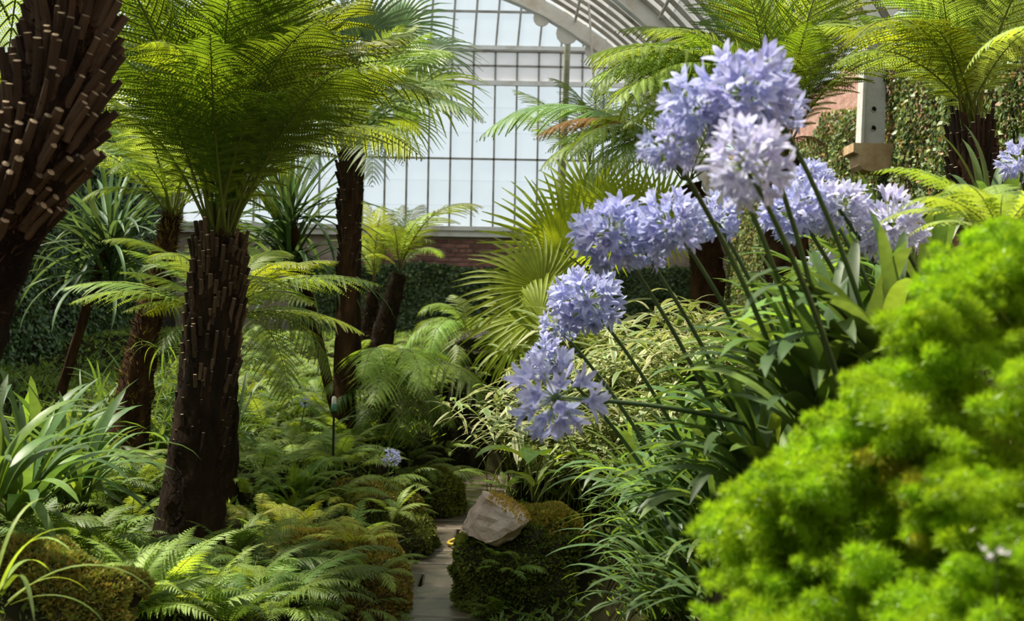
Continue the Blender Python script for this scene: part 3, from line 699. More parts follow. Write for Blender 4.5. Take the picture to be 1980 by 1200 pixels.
def trunk_hair(trunk, parent, P2, rd, n, mats=('trunk_red', 'stub'), L0=.03, seed=2, s0=0.0, s1=1.0):
    "fibres and leaf-base scales clothing a trunk"
    g = np.random.default_rng(seed); N = len(P2); f = (s0 + (s1 - s0) * g.random(n)) * (N - 1); a = np.minimum(N - 2, f.astype(int)); fr = (f - a)[:, None]
    c = P2[a] * (1 - fr) + P2[a + 1] * fr; t = unit(P2[a + 1] - P2[a]); r = np.interp(f, np.arange(N), rd)[:, None]
    u = unit(np.cross(t, [0, 1.0, 0])); v = np.cross(t, u); th = g.uniform(0, 6.283, n)[:, None]; out = np.cos(th) * u + np.sin(th) * v
    p = c + out * r * .97 - np.array(parent.location); d = unit(t * g.uniform(.4, 1, (n, 1)) + out * g.uniform(.25, .9, (n, 1)) + g.normal(0, .3, (n, 3))); s_ = unit(np.cross(d, out + g.normal(0, .2, (n, 3))))
    L = L0 * g.uniform(.5, 1.7, (n, 1)); w = L * .07
    V = np.stack([p - s_ * w, p + s_ * w, p + d * L], 1).reshape(-1, 3); mb = MB(); mb.v.append(V); mb.n = len(V)
    q = np.arange(n)[:, None] * 3 + np.arange(3); k = g.random(n) < .7
    mb.f3 += [q[k], q[~k]]; mb.m3 += [np.zeros(k.sum(), int), np.ones((~k).sum(), int)]
    o = obj('trunk_fibre', mb.mesh('trunk_fibre', list(mats), False), trunk); o['kind'] = 'stuff'
STUB = [stub_mesh('frond_stub', L, .0125, 'stub', 'stub_cut') for L in (.10, .13, .08)]
STUB_D = [stub_mesh('frond_stub', L, .013, 'stub_dark', 'stub_cut') for L in (.12, .09)]
STUB_P = [stub_mesh('frond_stub', L, .0145, 'stub_dark', 'stub_cut_pale') for L in (.16, .20)]
def crown_fuzz(parent, c, r, n=300, mat='trunk'):
    g = np.random.default_rng(3); th = g.uniform(0, 6.283, n); rr_ = r * np.sqrt(g.uniform(0.2, 1, n))
    p = np.stack([rr_ * np.cos(th), rr_ * np.sin(th), g.uniform(-.08, .02, n)], -1) + c - np.array(parent.location)
    d = unit(np.stack([np.cos(th) * .5, np.sin(th) * .5, np.ones(n)], -1) + g.normal(0, .25, (n, 3))); s = unit(np.cross(d, g.normal(0, 1, (n, 3))))
    L = g.uniform(.03, .08, (n, 1)); V = np.stack([p - s * .003, p + s * .003, p + d * L], 1).reshape(-1, 3)
    mb = MB(); mb.add(V, np.arange(n)[:, None] * 3 + np.arange(3)); o = obj('crown_hair', mb.mesh('crown_hair', [mat], False), parent); o['kind'] = 'stuff'

PX = lambda l: [P(*q) for q in l]
def crown_ring(parent, cr, n, L, kinds, mats, seed, tilt=0, az0=0, wall=False):
    "fronds all round a crown"
    g = random.Random(seed)
    for i in range(n):
        az = az0 + 360 * (i + g.uniform(-.3, .3)) / n; v = g.choice(TV[kinds[i % len(kinds)]])
        if wall and math.cos(R(az)) > .35: continue
        frond_az(parent, np.array(cr) + np.array([.04 * math.cos(R(az)), .04 * math.sin(R(az)), -.01]), az, tilt + g.uniform(-8, 8), L * g.uniform(.85, 1.12), v, mats[i % len(mats)], 'petiole', R(g.uniform(-10, 10)))
# --- main tree fern -------------------------------------------------------------------------
b = P(365, 1105, 6.9)
t = thing('tree_fern', b, 'large tree fern with thick dark trunk rising from the ferns beside the path', 'tree fern')
tr, P2, rd = trunk_part(t, PX([(362, 1130, 6.9), (368, 1040, 6.9), (382, 900, 6.9), (403, 740, 6.9), (416, 600, 6.9), (425, 500, 6.9), (427, 455, 6.9)]),
                        np.array([.205, .188, .158, .146, .148, .140, .115]), 'trunk', 4, 26, .07)
add_stubs(tr, t, P2, rd, 190, .50, .935, STUB, 1, .06)
add_stubs(tr, t, P2, rd, 40, .36, .52, STUB_D, 2, .03, scale=(.6, .9))
trunk_hair(tr, t, P2, rd, 5000, seed=3)
cr = P(427, 460, 6.9); crown_fuzz(t, cr, .11, 500, 'trunk_red')
main = [((383, 30, 6.45), 'up', 0), ((548, 15, 6.7), 'up', 1), ((262, 5, 6.6), 'up', 2), ((205, 205, 6.8), 'arch', 2), ((655, -70, 7.1), 'arch', 2), ((790, 80, 7.0), 'arch', 0),
        ((690, 215, 6.4), 'arch', 2), ((850, 190, 7.4), 'arch', 1), ((130, -90, 6.2), 'arch', 0), ((470, -120, 7.6), 'up', 0), ((330, -70, 7.5), 'up', 1), ((600, -150, 6.3), 'up', 2),
        ((215, 70, 7.5), 'arch', 2), ((640, 110, 7.6), 'up', 1), ((450, -30, 6.0), 'up', 1), ((560, 180, 6.1), 'arch', 2), ((310, 150, 6.05), 'up', 2), ((720, -10, 6.6), 'up', 2), ((430, 60, 5.7), 'up', 0), ((500, -60, 6.2), 'up', 1), ((250, -120, 7.2), 'up', 0), ((610, 60, 6.9), 'up', 2), ((350, -150, 6.6), 'up', 1), ((800, -60, 7.4), 'arch', 2), ((170, 130, 6.3), 'arch', 0), ((530, -200, 7), 'up', 2), ((740, 130, 6.9), 'arch', 2), ((580, -30, 7.3), 'up', 1), ((640, 40, 5.8), 'up', 1), ((700, 130, 6.0), 'up', 2), ((235, 110, 5.9), 'up', 1), ((150, 40, 7.7), 'up', 2), ((660, 170, 7.9), 'up', 0)]
for k, (tp, v, i) in enumerate(main):
    q = cr + np.array([.05 * math.cos(k * 2.4), .05 * math.sin(k * 2.4), 0]); frond_to(t, q, P(*tp), TV[v][i], 'tree_fern_yellow' if k in (1, 5, 4, 13, 17, 21, 23, 26, 27) else 'tree_fern')
crown_ring(t, cr, 15, 1.75, ('up', 'up', 'arch'), ('tree_fern', 'tree_fern', 'tree_fern_yellow'), 900, -2)
# --- leaning near trunk at the left edge -------------------------------------------------------
b = P(-140, 900, 4.0); b[2] = hgt(b[0], b[1]) - .05
t = thing('tree_fern', b, 'leaning tree fern trunk bristling with cut frond stubs, at the left edge', 'tree fern')
tr, P2, rd = trunk_part(t, [b] + PX([(-118, 800, 4.0), (-62, 590, 4.0), (12, 410, 3.95), (72, 290, 3.9), (106, 200, 3.9), (130, 100, 3.9), (138, 0, 3.9), (140, -110, 3.9)]),
                        np.array([.15, .14, .115, .12, .128, .128, .112, .102, .085]), 'trunk', 9, 26, .08)
add_stubs(tr, t, P2, rd, 300, .36, .985, [stub_mesh('frond_stub', L, .0145, 'stub', 'stub_cut') for L in (.11, .14, .09)], 5, .24)
trunk_hair(tr, t, P2, rd, 6000, seed=4)
cr = P(140, -115, 3.9)
for k, (tp, v, i) in enumerate([((-250, -40, 4.6), 'arch', 0), ((15, 140, 5.6), 'arch', 1), ((-120, 90, 4.9), 'arch', 2), ((480, -420, 4.4), 'arch', 0), ((300, -560, 5.0), 'arch', 1), ((-300, -500, 4.0), 'arch', 0), ((420, -330, 3.2), 'arch', 2), ((-150, -500, 3.0), 'arch', 1), ((120, -620, 3.0), 'up', 0)]):
    frond_to(t, cr, P(*tp), TV[v][i], 'tree_fern')
crown_ring(t, cr, 9, 1.7, ('arch',), ('tree_fern',), 901)
# --- reddish leaning trunk behind --------------------------------------------------------------
b = on_ground(245, 9.2, .1)
t = thing('tree_fern', b, 'thin reddish leaning tree fern behind the large dark trunk', 'tree fern')
tr, P2, rd = trunk_part(t, [b] + PX([(262, 740, 9.2), (288, 610, 9.2), (318, 490, 9.2), (333, 415, 9.2)]), np.array([.14, .115, .085, .07, .055]), 'trunk_red', 11, 18, .12)
trunk_hair(tr, t, P2, rd, 3500, ('trunk_red', 'moss_gold'), .05, 5)
cr = P(334, 415, 9.2); crown_fuzz(t, cr, .06, 200, 'trunk_red')
for k, (tp, v, i, mt) in enumerate([((185, 275, 9.0), 'arch', 2, 'tree_fern_yellow'), ((150, 395, 9.0), 'arch', 1, 'tree_fern'), ((255, 235, 9.6), 'up', 1, 'tree_fern_yellow'), ((430, 270, 9.5), 'up', 2, 'tree_fern_yellow'), ((520, 340, 9.3), 'arch', 2, 'tree_fern_light'),
    ((120, 320, 10), 'arch', 0, 'tree_fern_blue'), ((330, 215, 10), 'up', 0, 'tree_fern_yellow'), ((210, 340, 8.3), 'arch', 0, 'tree_fern'), ((400, 300, 8.5), 'up', 1, 'tree_fern_yellow'), ((545, 420, 9.8), 'arch', 1, 'tree_fern')]):
    frond_to(t, cr, P(*tp), TV[v][i], mt)
crown_ring(t, cr, 14, 1.35, ('arch', 'up', 'arch'), ('tree_fern_light', 'tree_fern_yellow', 'tree_fern_light'), 902, -6)
# --- low spreading fern behind the main trunk --------------------------------------------------
b = on_ground(435, 8.2, .1)
t = thing('tree_fern', b, 'bright green spreading fern half hidden behind the large dark trunk', 'tree fern')
trunk_part(t, [b] + PX([(432, 760, 8.2), (430, 680, 8.2), (428, 615, 8.1)]), np.array([.11, .10, .09, .06]), 'trunk', 12, 18, .12)
cr = P(430, 615, 8.1)
for k, (tp, v, i, mt) in enumerate([((655, 505, 7.8), 'flat', 0, 'tree_fern_yellow'), ((740, 552, 7.5), 'flat', 1, 'tree_fern_light'), ((560, 490, 8.6), 'arch', 2, 'tree_fern_yellow'), ((650, 650, 7.8), 'flat', 2, 'tree_fern'), ((640, 740, 7.8), 'arch', 1, 'tree_fern'),
    ((232, 482, 7.9), 'flat', 0, 'tree_fern_light'), ((228, 525, 7.8), 'flat', 1, 'tree_fern_light'), ((235, 605, 7.6), 'flat', 0, 'tree_fern_yellow'), ((300, 690, 7.5), 'flat', 2, 'tree_fern'), ((520, 560, 7.0), 'flat', 0, 'tree_fern'), ((600, 590, 7.3), 'flat', 1, 'tree_fern_yellow'), ((560, 790, 7.4), 'arch', 1, 'tree_fern'), ((470, 480, 9), 'up', 1, 'tree_fern'), ((610, 560, 8.6), 'arch', 2, 'tree_fern_yellow'), ((300, 560, 8.7), 'flat', 1, 'tree_fern_light')]):
    frond_to(t, cr, P(*tp), TV[v][i], mt)
crown_ring(t, cr, 16, .95, ('flat', 'arch'), ('tree_fern_yellow', 'tree_fern_light', 'tree_fern_light'), 903)
# --- slender dark trunk by the end glass --------------------------------------------------------
b = on_ground(668, 10.2, .1)
t = thing('tree_fern', b, 'slender dark-trunked tree fern with cool green fronds hanging before the end glass', 'tree fern')
tr, P2, rd = trunk_part(t, [b] + PX([(666, 640, 10.2), (672, 500, 10.2), (676, 380, 10.2), (668, 290, 10.2)]), np.array([.10, .078, .072, .080, .055]), 'trunk_red', 14, 18, .10)
add_stubs(tr, t, P2, rd, 70, .45, .98, STUB_D, 3, .10)
cr = P(668, 292, 10.2)
for k, (tp, v, i, mt) in enumerate([((938, 235, 9.7), 'arch', 0, 'tree_fern_blue'), ((900, 190, 10.4), 'arch', 2, 'tree_fern_blue'), ((780, 320, 9.6), 'droop', 1, 'tree_fern_blue'), ((600, 350, 9.7), 'droop', 0, 'tree_fern_blue'), ((770, 130, 10.6), 'arch', 2, 'tree_fern_light'), ((540, 180, 10.4), 'arch', 0, 'tree_fern_blue'),
    ((640, 90, 10.8), 'up', 1, 'tree_fern_light'), ((520, 290, 9.8), 'arch', 1, 'tree_fern_blue'), ((840, 60, 10), 'up', 2, 'tree_fern_light'), ((700, 120, 9.5), 'up', 1, 'tree_fern_light'), ((720, 360, 9.2), 'droop', 2, 'tree_fern_blue'), ((880, 110, 11), 'arch', 2, 'tree_fern_light')]):
    frond_to(t, cr, P(*tp), TV[v][i], mt)
crown_ring(t, cr, 14, 1.25, ('up', 'arch', 'arch'), ('tree_fern_light', 'tree_fern_blue', 'tree_fern_yellow'), 904)
# --- two far tree ferns by the back wall --------------------------------------------------------
for (pts, rad, cr, tips, lab) in (
    ([(713, 660, 15), (716, 610, 15), (722, 555, 15)], [.10, .08, .06], (722, 552, 15), [((702, 385, 14.8), 'arch', 2), ((690, 450, 14.6), 'arch', 1), ((760, 405, 15.3), 'up', 2), ((740, 395, 14.5), 'up', 1), ((700, 470, 15.5), 'arch', 0), ((800, 440, 14.8), 'arch', 2)], 'small upright-fronded tree fern beside the slender dark trunk near the back wall'),
    ([(738, 650, 14.6), (755, 590, 14.6), (772, 525, 14.6)], [.12, .10, .075], (772, 522, 14.6), [((935, 400, 14.0), 'arch', 2), ((850, 410, 14.2), 'arch', 2), ((845, 470, 14.2), 'arch', 1), ((780, 395, 15), 'up', 1), ((720, 440, 14.2), 'arch', 0), ((820, 395, 15), 'arch', 2), ((700, 500, 14.4), 'arch', 1), ((860, 500, 15.2), 'arch', 1), ((760, 440, 13.8), 'arch', 2)], 'far tree fern leaning right before the brick wall, one long pale frond over the glass')):
    b = on_ground(pts[0][0], pts[0][2], .1); t = thing('tree_fern', b, lab, 'tree fern')
    tr, P2, rd = trunk_part(t, [b] + PX(pts), np.array([rad[0]] + rad), 'trunk', 17, 14, .10); trunk_hair(tr, t, P2, rd, 1500, L0=.05, seed=8)
    for k, (tp, v, i) in enumerate(tips): frond_to(t, P(*cr), P(*tp), TV[v][i], ['tree_fern_yellow', 'tree_fern_light', 'tree_fern'][k % 3], 'petiole_brown')
# --- umbrella-shaped ferns in the middle --------------------------------------------------------
b = on_ground(748, 10.6, .1)
t = thing('tree_fern', b, 'short-trunked fern with an umbrella of drooping fronds in the centre of the bank', 'tree fern')
trunk_part(t, [b] + PX([(748, 835, 10.6), (752, 785, 10.6)]), np.array([.10, .085, .06]), 'trunk', 19, 14, .12)
cr = P(754, 782, 10.6)
for k, (tp, v, i, mt) in enumerate([((622, 770, 10.2), 'droop', 0, 'fern_bright'), ((660, 720, 10.8), 'droop', 0, 'fern_bright'), ((950, 805, 9.9), 'droop', 0, 'fern_bright'), ((925, 750, 10.6), 'droop', 0, 'fern_bright'), ((700, 740, 9.6), 'droop', 0, 'fern_bright'), ((820, 770, 9.5), 'droop', 0, 'fern_bright'), ((840, 850, 9.8), 'droop', 0, 'tree_fern'), ((640, 800, 10.0), 'droop', 1, 'tree_fern'),
    ((780, 865, 9.5), 'droop', 0, 'tree_fern'), ((850, 720, 11.4), 'arch', 1, 'tree_fern_light'), ((690, 850, 9.7), 'droop', 2, 'tree_fern'), ((750, 690, 11.5), 'arch', 1, 'tree_fern_light'), ((880, 830, 10.2), 'droop', 1, 'tree_fern_light'), ((720, 790, 9.4), 'droop', 1, 'tree_fern_light')]):
    frond_to(t, cr, P(*tp), TV[v][i], mt)
b = on_ground(905, 13.4, .1)
t = thing('tree_fern', b, 'pale green fern with arching fronds in front of the hedge, left of the fan palm', 'tree fern')
trunk_part(t, [b] + PX([(905, 690, 13.4), (905, 655, 13.4)]), np.array([.09, .08, .05]), 'trunk', 21, 12, .12)
for k, (tp, v, i) in enumerate([((808, 610, 13), 'droop', 0), ((800, 650, 12.8), 'droop', 1), ((850, 600, 13.6), 'arch', 1), ((930, 620, 13), 'arch', 1), ((830, 700, 12.6), 'droop', 0), ((880, 720, 12.4), 'droop', 2), ((950, 660, 12.8), 'droop', 0), ((870, 570, 13.8), 'arch', 2), ((780, 690, 13.2), 'droop', 0)]):
    frond_to(t, P(905, 655, 13.4), P(*tp), TV[v][i], 'tree_fern_light')
# --- tree ferns on the right bank ---------------------------------------------------------------
b = on_ground(1525, 8.6, .1)
t = thing('tree_fern', b, 'tall tree fern on the right bank, broad dark trunk behind the blue flowers', 'tree fern')
tr, P2, rd = trunk_part(t, [b] + PX([(1524, 540, 8.6), (1520, 440, 8.6), (1508, 300, 8.6)]), np.array([.15, .14, .135, .10]), 'trunk_red', 23, 20, .14)
add_stubs(tr, t, P2, rd, 60, .55, .98, STUB_D, 3, .08)
trunk_hair(tr, t, P2, rd, 3000, seed=6)
cr = P(1508, 300, 8.6)
for k, (tp, v, i, mt) in enumerate([((1128, 165, 8.3), 'arch', 1, 'tree_fern_light'), ((1140, 190, 8.2), 'droop', 0, 'tree_fern_light'), ((1200, 235, 8.0), 'droop', 0, 'tree_fern_light'), ((1260, 150, 7.9), 'droop', 2, 'tree_fern_light'), ((1165, 110, 8.6), 'arch', 1, 'tree_fern_light'), ((1140, 130, 7.9), 'arch', 0, 'tree_fern_light'), ((1170, 215, 7.8), 'arch', 1, 'tree_fern_light'), ((1240, 60, 8.2), 'arch', 0, 'tree_fern_light'), ((1190, 60, 8.9), 'arch', 2, 'tree_fern_light'), ((1300, -40, 9), 'arch', 2, 'tree_fern_light'), ((1330, 60, 8.0), 'up', 2, 'tree_fern'), ((1420, -60, 8.6), 'up', 1, 'tree_fern_light'), ((1560, -60, 9), 'up', 0, 'tree_fern'),
    ((1640, 10, 8.2), 'arch', 2, 'tree_fern'), ((1700, 110, 8.4), 'arch', 2, 'tree_fern_brown' if 0 else 'tree_fern'), ((1570, 40, 7.8), 'up', 2, 'tree_fern'), ((1200, 250, 8.4), 'droop', 2, 'tree_fern_light'), ((1250, 140, 9.3), 'arch', 0, 'tree_fern_light'), ((1480, 20, 9.4), 'up', 1, 'tree_fern_light'), ((1380, 20, 9.4), 'up', 2, 'tree_fern')]):
    frond_to(t, cr, P(*tp), TV[v][i], mt)
crown_ring(t, cr, 18, 1.5, ('up', 'arch', 'up'), ('tree_fern_light', 'tree_fern', 'tree_fern_yellow'), 905)
for tp, v, i in (((1650, 170, 8.9), 'arch', 1), ((1600, 290, 8.8), 'droop', 1), ((1680, 120, 9.2), 'arch', 0)):
    frond_to(t, cr, P(*tp), TV[v][i], 'fern_brown', 'petiole_brown')
b = on_ground(1370, 10.2, .1)
t = thing('tree_fern', b, 'tree fern behind the blue flowers with one withered brown frond', 'tree fern')
tr, P2, rd = trunk_part(t, [b] + PX([(1368, 540, 10.2), (1362, 460, 10.2), (1330, 350, 10.2)]), np.array([.14, .13, .12, .09]), 'trunk_red', 24, 18, .14)
trunk_hair(tr, t, P2, rd, 2500, seed=7)
cr = P(1328, 345, 10.2)
for k, (tp, v, i, mt) in enumerate([((1042, 330, 9.8), 'droop', 2, 'tree_fern_light'), ((1055, 295, 10.2), 'arch', 1, 'tree_fern_light'), ((1032, 268, 10.0), 'arch', 0, 'fern_brown'), ((922, 272, 10.4), 'arch', 1, 'tree_fern_blue'), ((1160, 180, 10.6), 'arch', 2, 'tree_fern_light'), ((1110, 230, 10.8), 'arch', 2, 'tree_fern_light'),
    ((1230, 200, 10.5), 'up', 2, 'tree_fern_light'), ((1130, 370, 9.8), 'droop', 0, 'tree_fern_light'), ((1190, 330, 9.4), 'droop', 1, 'tree_fern_light'), ((1270, 180, 11), 'up', 1, 'tree_fern_light'), ((1210, 270, 9.6), 'arch', 1, 'tree_fern_light'), ((1090, 310, 9.4), 'droop', 1, 'tree_fern')]):
    frond_to(t, cr, P(*tp), TV[v][i], mt)
crown_ring(t, cr, 12, 1.1, ('up', 'arch', 'droop'), ('tree_fern_light', 'tree_fern_yellow'), 906)
b = on_ground(1140, 13.2, .1)
t = thing('tree_fern', b, 'far tree fern with stiff tiered fronds in front of the end glass', 'tree fern')
trunk_part(t, [b] + PX([(1140, 560, 13.2), (1140, 320, 13.2)]), np.array([.10, .09, .06]), 'trunk', 26, 12, .1)
for k, (tp, v, i) in enumerate([((990, 172, 13), 'flat', 0), ((992, 218, 12.8), 'flat', 1), ((1060, 150, 13.4), 'arch', 2), ((1150, 160, 13), 'up', 1), ((1240, 200, 13), 'arch', 2), ((1030, 250, 12.6), 'flat', 1), ((1200, 170, 13.6), 'up', 2), ((1270, 250, 13), 'flat', 0), ((1100, 190, 12.4), 'arch', 2)]):
    frond_to(t, P(1140, 320, 13.2), P(*tp), TV[v][i], 'tree_fern_light' if k % 2 else 'tree_fern')
b = on_ground(1888, 7.5, .1)
t = thing('tree_fern', b, 'tree fern beside the ivy wall, short dark trunk studded with pale cut ends', 'tree fern')
tr, P2, rd = trunk_part(t, [b] + PX([(1888, 430, 7.5), (1883, 340, 7.5), (1879, 258, 7.5)]), np.array([.13, .128, .122, .095]), 'trunk_red', 28, 20, .06)
add_stubs(tr, t, P2, rd, 95, .30, .97, STUB_P, 7, .02)
add_stubs(tr, t, P2, rd, 26, .82, 1.0, STUB_D, 8, .0)
cr = P(1879, 250, 7.5)
for k, (tp, v, i) in enumerate([((1610, 130, 7.0), 'arch', 2), ((1650, 30, 7.6), 'arch', 2), ((1720, -60, 7.2), 'up', 2), ((1800, -110, 7.8), 'up', 1), ((1880, -140, 7.2), 'up', 0), ((1990, -90, 7.4), 'up', 1), ((2040, -60, 7.2), 'up', 2), ((1700, 60, 8.2), 'arch', 2), ((1780, 40, 6.7), 'up', 2), ((2010, 60, 6.6), 'up', 2), ((1930, -10, 8.1), 'up', 1), ((1640, 90, 6.5), 'arch', 0), ((1830, -60, 6.6), 'up', 0)]):
    a = R(k * 137.5); frond_to(t, cr + np.array([.06 * math.cos(a), .06 * math.sin(a), .0]), P(*tp), TV[v][i], ('tree_fern_light', 'tree_fern', 'tree_fern_yellow')[k % 3])
crown_ring(t, cr, 18, 1.45, ('up', 'up', 'arch'), ('tree_fern_light', 'tree_fern', 'tree_fern_light'), 907, wall=True)
t = thing('fern', on_ground(2080, 4.6), 'fern outside the right edge with one lemon-green frond reaching in', 'fern')
bs = P(2090, 60, 4.6); trunk_part(t, [t.location, bs], np.array([.06, .03]), 'trunk', 30, 10, .1)
frond_to(t, bs, P(1862, 148, 4.6), TV['pinn'][1], 'fern_bright'); frond_to(t, bs, P(2010, 230, 4.4), TV['pinn'][2], 'fern_gold'); frond_to(t, bs, P(2200, 20, 4.5), TV['pinn'][0], 'fern_bright')

# ------------------------------------------------------------------ fan palms
def fan_mesh(name, mat, seed, n=38, span=300, r=1.0, pet=.9, dish=.12, split=.42):
    g = np.random.default_rng(seed); mb = MB()
    pts = np.stack([np.linspace(-pet, 0, 8), np.zeros(8), -.10 * np.sin(np.linspace(0, math.pi, 8)) * pet], -1)
    tube(mb, pts, np.linspace(.014, .010, 8), 6, 1)
    K = 6; u = np.linspace(0, 1, K)
    for i in range(n):
        a = R(-span / 2 + span * i / (n - 1)); L = r * (.72 + .28 * math.cos(a / 2) ** 1.0) * g.uniform(.9, 1.06)
        d = np.array([math.cos(a), math.sin(a), 0]); s = np.array([-math.sin(a), math.cos(a), 0])
        dz = dish * np.sin(u * math.pi * .8) - (.12 + g.uniform(0, .22)) * u ** 3
        p = d[None] * (u * L)[:, None]; p[:, 2] += dz * L
        w0 = math.radians(span / n) / 2 * 1.05
        w = np.minimum(u * L * w0, split * L * w0 * 1.05) * np.where(u > split, np.clip((1.02 - u) / (1 - split), 0, 1) ** .7, 1) + .0015
        nz = np.broadcast_to([0, 0, 1.0], p.shape)
        ribbon(mb, p, np.broadcast_to(s, p.shape), nz, w, .55 if i % 2 else .55, m=0)
    return mb.mesh(name, [mat, 'petiole'], True)
FAN = {m: [fan_mesh('fan_leaf', m, s, n, sp) for s, n, sp in ((1, 40, 300), (2, 36, 270), (3, 42, 320))] for m in ('palm', 'palm_dark')}
def fan(parent, hub, dirv, nrm, r, mat='palm', v=0, pet=1.0):
    x = unit(np.array(dirv, float)); z = np.array(nrm, float); z = unit(z - x * np.dot(z, x)); y = np.cross(z, x)
    m = Matrix(((x[0], y[0], z[0], 0), (x[1], y[1], z[1], 0), (x[2], y[2], z[2], 0), (0, 0, 0, 1)))
    return obj('fan_leaf', FAN[mat][v], parent, np.array(hub) - np.array(parent.location), m.to_euler(), r)
b = on_ground(1120, 11.2, .1)
t = thing('fan_palm', b, 'fan palm with broad yellow-green pleated leaves between the flowers and the end glass', 'palm')
trunk_part(t, [b] + PX([(1130, 640, 11.2), (1130, 520, 11.2)]), np.array([.12, .11, .10]), 'trunk', 31, 16, .15)
for hub, dv, nm, r, v in (((1080, 480, 10.2), (-.9, -.2, .55), (-.1, -.95, .3), .66, 0), ((1048, 560, 9.5), (-1, -.2, .02), (.05, -.85, .5), .66, 1), ((1045, 612, 9.3), (-.9, -.3, -.45), (-.3, -.8, .5), .62, 2),
    ((1150, 400, 11.6), (-.5, .1, .9), (-.2, -1, .1), .62, 1), ((1215, 420, 11.4), (.3, 0, 1), (.1, -1, .2), .55, 0), ((1090, 640, 10.4), (-.6, -.6, -.5), (-.3, -.6, .7), .6, 0), ((1180, 480, 10.8), (.2, -.7, .5), (.1, -.6, .8), .55, 2), ((1010, 650, 10.9), (-.8, -.1, -.6), (-.4, -.8, .3), .5, 1), ((1270, 420, 11.6), (.7, .1, .7), (.1, -1, .2), .55, 1)):
    fan(t, P(*hub), dv, nm, r, 'palm', v)
b = on_ground(682, 11.8, .1)
t = thing('fan_palm', b, 'tall fan palm whose dark pleated leaves stick out high before the end glass', 'palm')
trunk_part(t, [b] + PX([(682, 640, 11.8), (684, 400, 11.8), (700, 200, 11.8)]), np.array([.09, .075, .07, .07]), 'trunk', 33, 14, .14)
for hub, dv, nm, r, v, mt in (((808, 172, 11.4), (1, 0, .05), (0, -.7, .8), .66, 0, 'palm'), ((818, 112, 11.8), (1, .2, .28), (-.1, -.6, .9), .60, 1, 'palm_dark'), ((600, 60, 11.8), (-.8, 0, .7), (.4, -.9, .4), .62, 2, 'palm_dark'), ((700, 70, 11.6), (.2, .1, 1), (0, -1, .2), .6, 0, 'palm_dark'), ((770, 60, 12.2), (.7, .2, .8), (-.3, -.9, .3), .6, 1, 'palm_dark'), ((630, 200, 11.4), (-1, -.2, -.1), (0, -.7, .7), .55, 2, 'palm_dark'), ((760, 230, 11.3), (.7, -.4, -.5), (.2, -.6, .7), .5, 1, 'palm')):
    fan(t, P(*hub), dv, nm, r, mt, v)

# ------------------------------------------------------------------ strap leaves
def strap_builder(e0, e1, p, w, seed, n=12, fold=.28, tipp=3.0):
    pts, tan = curve_xz(1.0, e0, e1, n, p); up = np.stack([-tan[:, 2], np.zeros(n), tan[:, 0]], -1); sd = np.broadcast_to([0, 1.0, 0], up.shape)
    pts = pts.copy(); pts[:, 1] += .06 * np.sin(np.linspace(0, 1, n) * 2.4 + seed * 1.7) * np.linspace(0, 1, n)
    u = np.linspace(0, 1, n); wd = w * np.minimum(1, .55 + 1.6 * u) * (1 - u ** tipp) ** .6 + .0008
    def build(mat, stem=None):
        mb = MB(); ribbon(mb, pts, sd, up, wd, fold); return mb.mesh('leaf', [mat])
    return Var(pts[-1].copy(), build)
SV = {'wide': [strap_builder(78, 5, 1.5, .033, 1), strap_builder(68, -30, 1.5, .036, 2), strap_builder(60, -50, 1.7, .032, 3), strap_builder(50, -20, 1.4, .036, 4), strap_builder(84, 40, 1.6, .034, 5), strap_builder(40, -45, 1.3, .034, 6)],
      'broad': [strap_builder(78, 5, 1.5, .056, 1), strap_builder(68, -30, 1.5, .060, 2), strap_builder(60, -50, 1.7, .054, 3), strap_builder(50, -20, 1.4, .060, 4), strap_builder(84, 40, 1.6, .056, 5), strap_builder(40, -45, 1.3, .056, 6)],
      'narrow': [strap_builder(75, -10, 1.5, .016, 11), strap_builder(65, -40, 1.4, .015, 12), strap_builder(50, -50, 1.4, .016, 13), strap_builder(85, 30, 1.6, .015, 14), strap_builder(35, -40, 1.3, .015, 15)],
      'sword': [strap_builder(60, 20, 1.5, .022, 21, fold=.4), strap_builder(40, -35, 1.6, .022, 22, fold=.4), strap_builder(20, -40, 1.4, .022, 23, fold=.4), strap_builder(75, 50, 1.2, .022, 24, fold=.4)]}
def clump(name, loc, n, L, kind, mat, label, cat, group=None, seed=0, tilt=0, az0=None, azs=360, spread=.06, mat2=None, p2=.3, elev=None, part='leaf', jit=10, wide=1.0):
    g = random.Random(seed); t = thing(name, loc, label, cat, group)
    for i in range(n):
        az = (az0 if az0 is not None else 0) + (g.uniform(-azs / 2, azs / 2))
        v = g.choice(SV[kind]); s = L * g.uniform(.7, 1.15); a = R(az)
        m = mat2 if mat2 and g.random() < p2 else mat
        obj(part, v.mesh(m, None), t, (spread * math.cos(a) * g.random(), spread * math.sin(a) * g.random(), g.uniform(-.02, .02)),
            (R(g.uniform(-12, 12)), -R(tilt + g.uniform(-jit, jit)), a), (s, s * wide * g.uniform(.85, 1.2), s))
    return t

# dark sword-leaved cordylines
for (px, py, d, n, L, seed, lab) in ((560, 415, 10.6, 130, .95, 3, 'dark sword-leaved cordyline between the large tree fern and the slender trunk'), (215, 440, 11.2, 120, 1.0, 4, 'dark thin-leaved cordyline against the shaded ivy at left')):
    b = on_ground(668 if px > 400 else 110, d, .1); t = thing('cordyline', b, lab, 'cordyline'); c = P(px, py, d); g = random.Random(seed)
    trunk_part(t, [b, (b + c) / 2, c], np.array([.045, .04, .04]), 'trunk_red', seed, 12, .12)
    for i in range(n):
        v = g.choice(SV['sword']); s = L * g.uniform(.75, 1.15)
        obj('leaf', v.mesh('cordyline', None), t, c - b + np.array([0, 0, g.uniform(-.55, .05)]), (R(g.uniform(-15, 15)), -R(g.uniform(-45, 15)), g.uniform(0, 6.283)), (s, s, s))

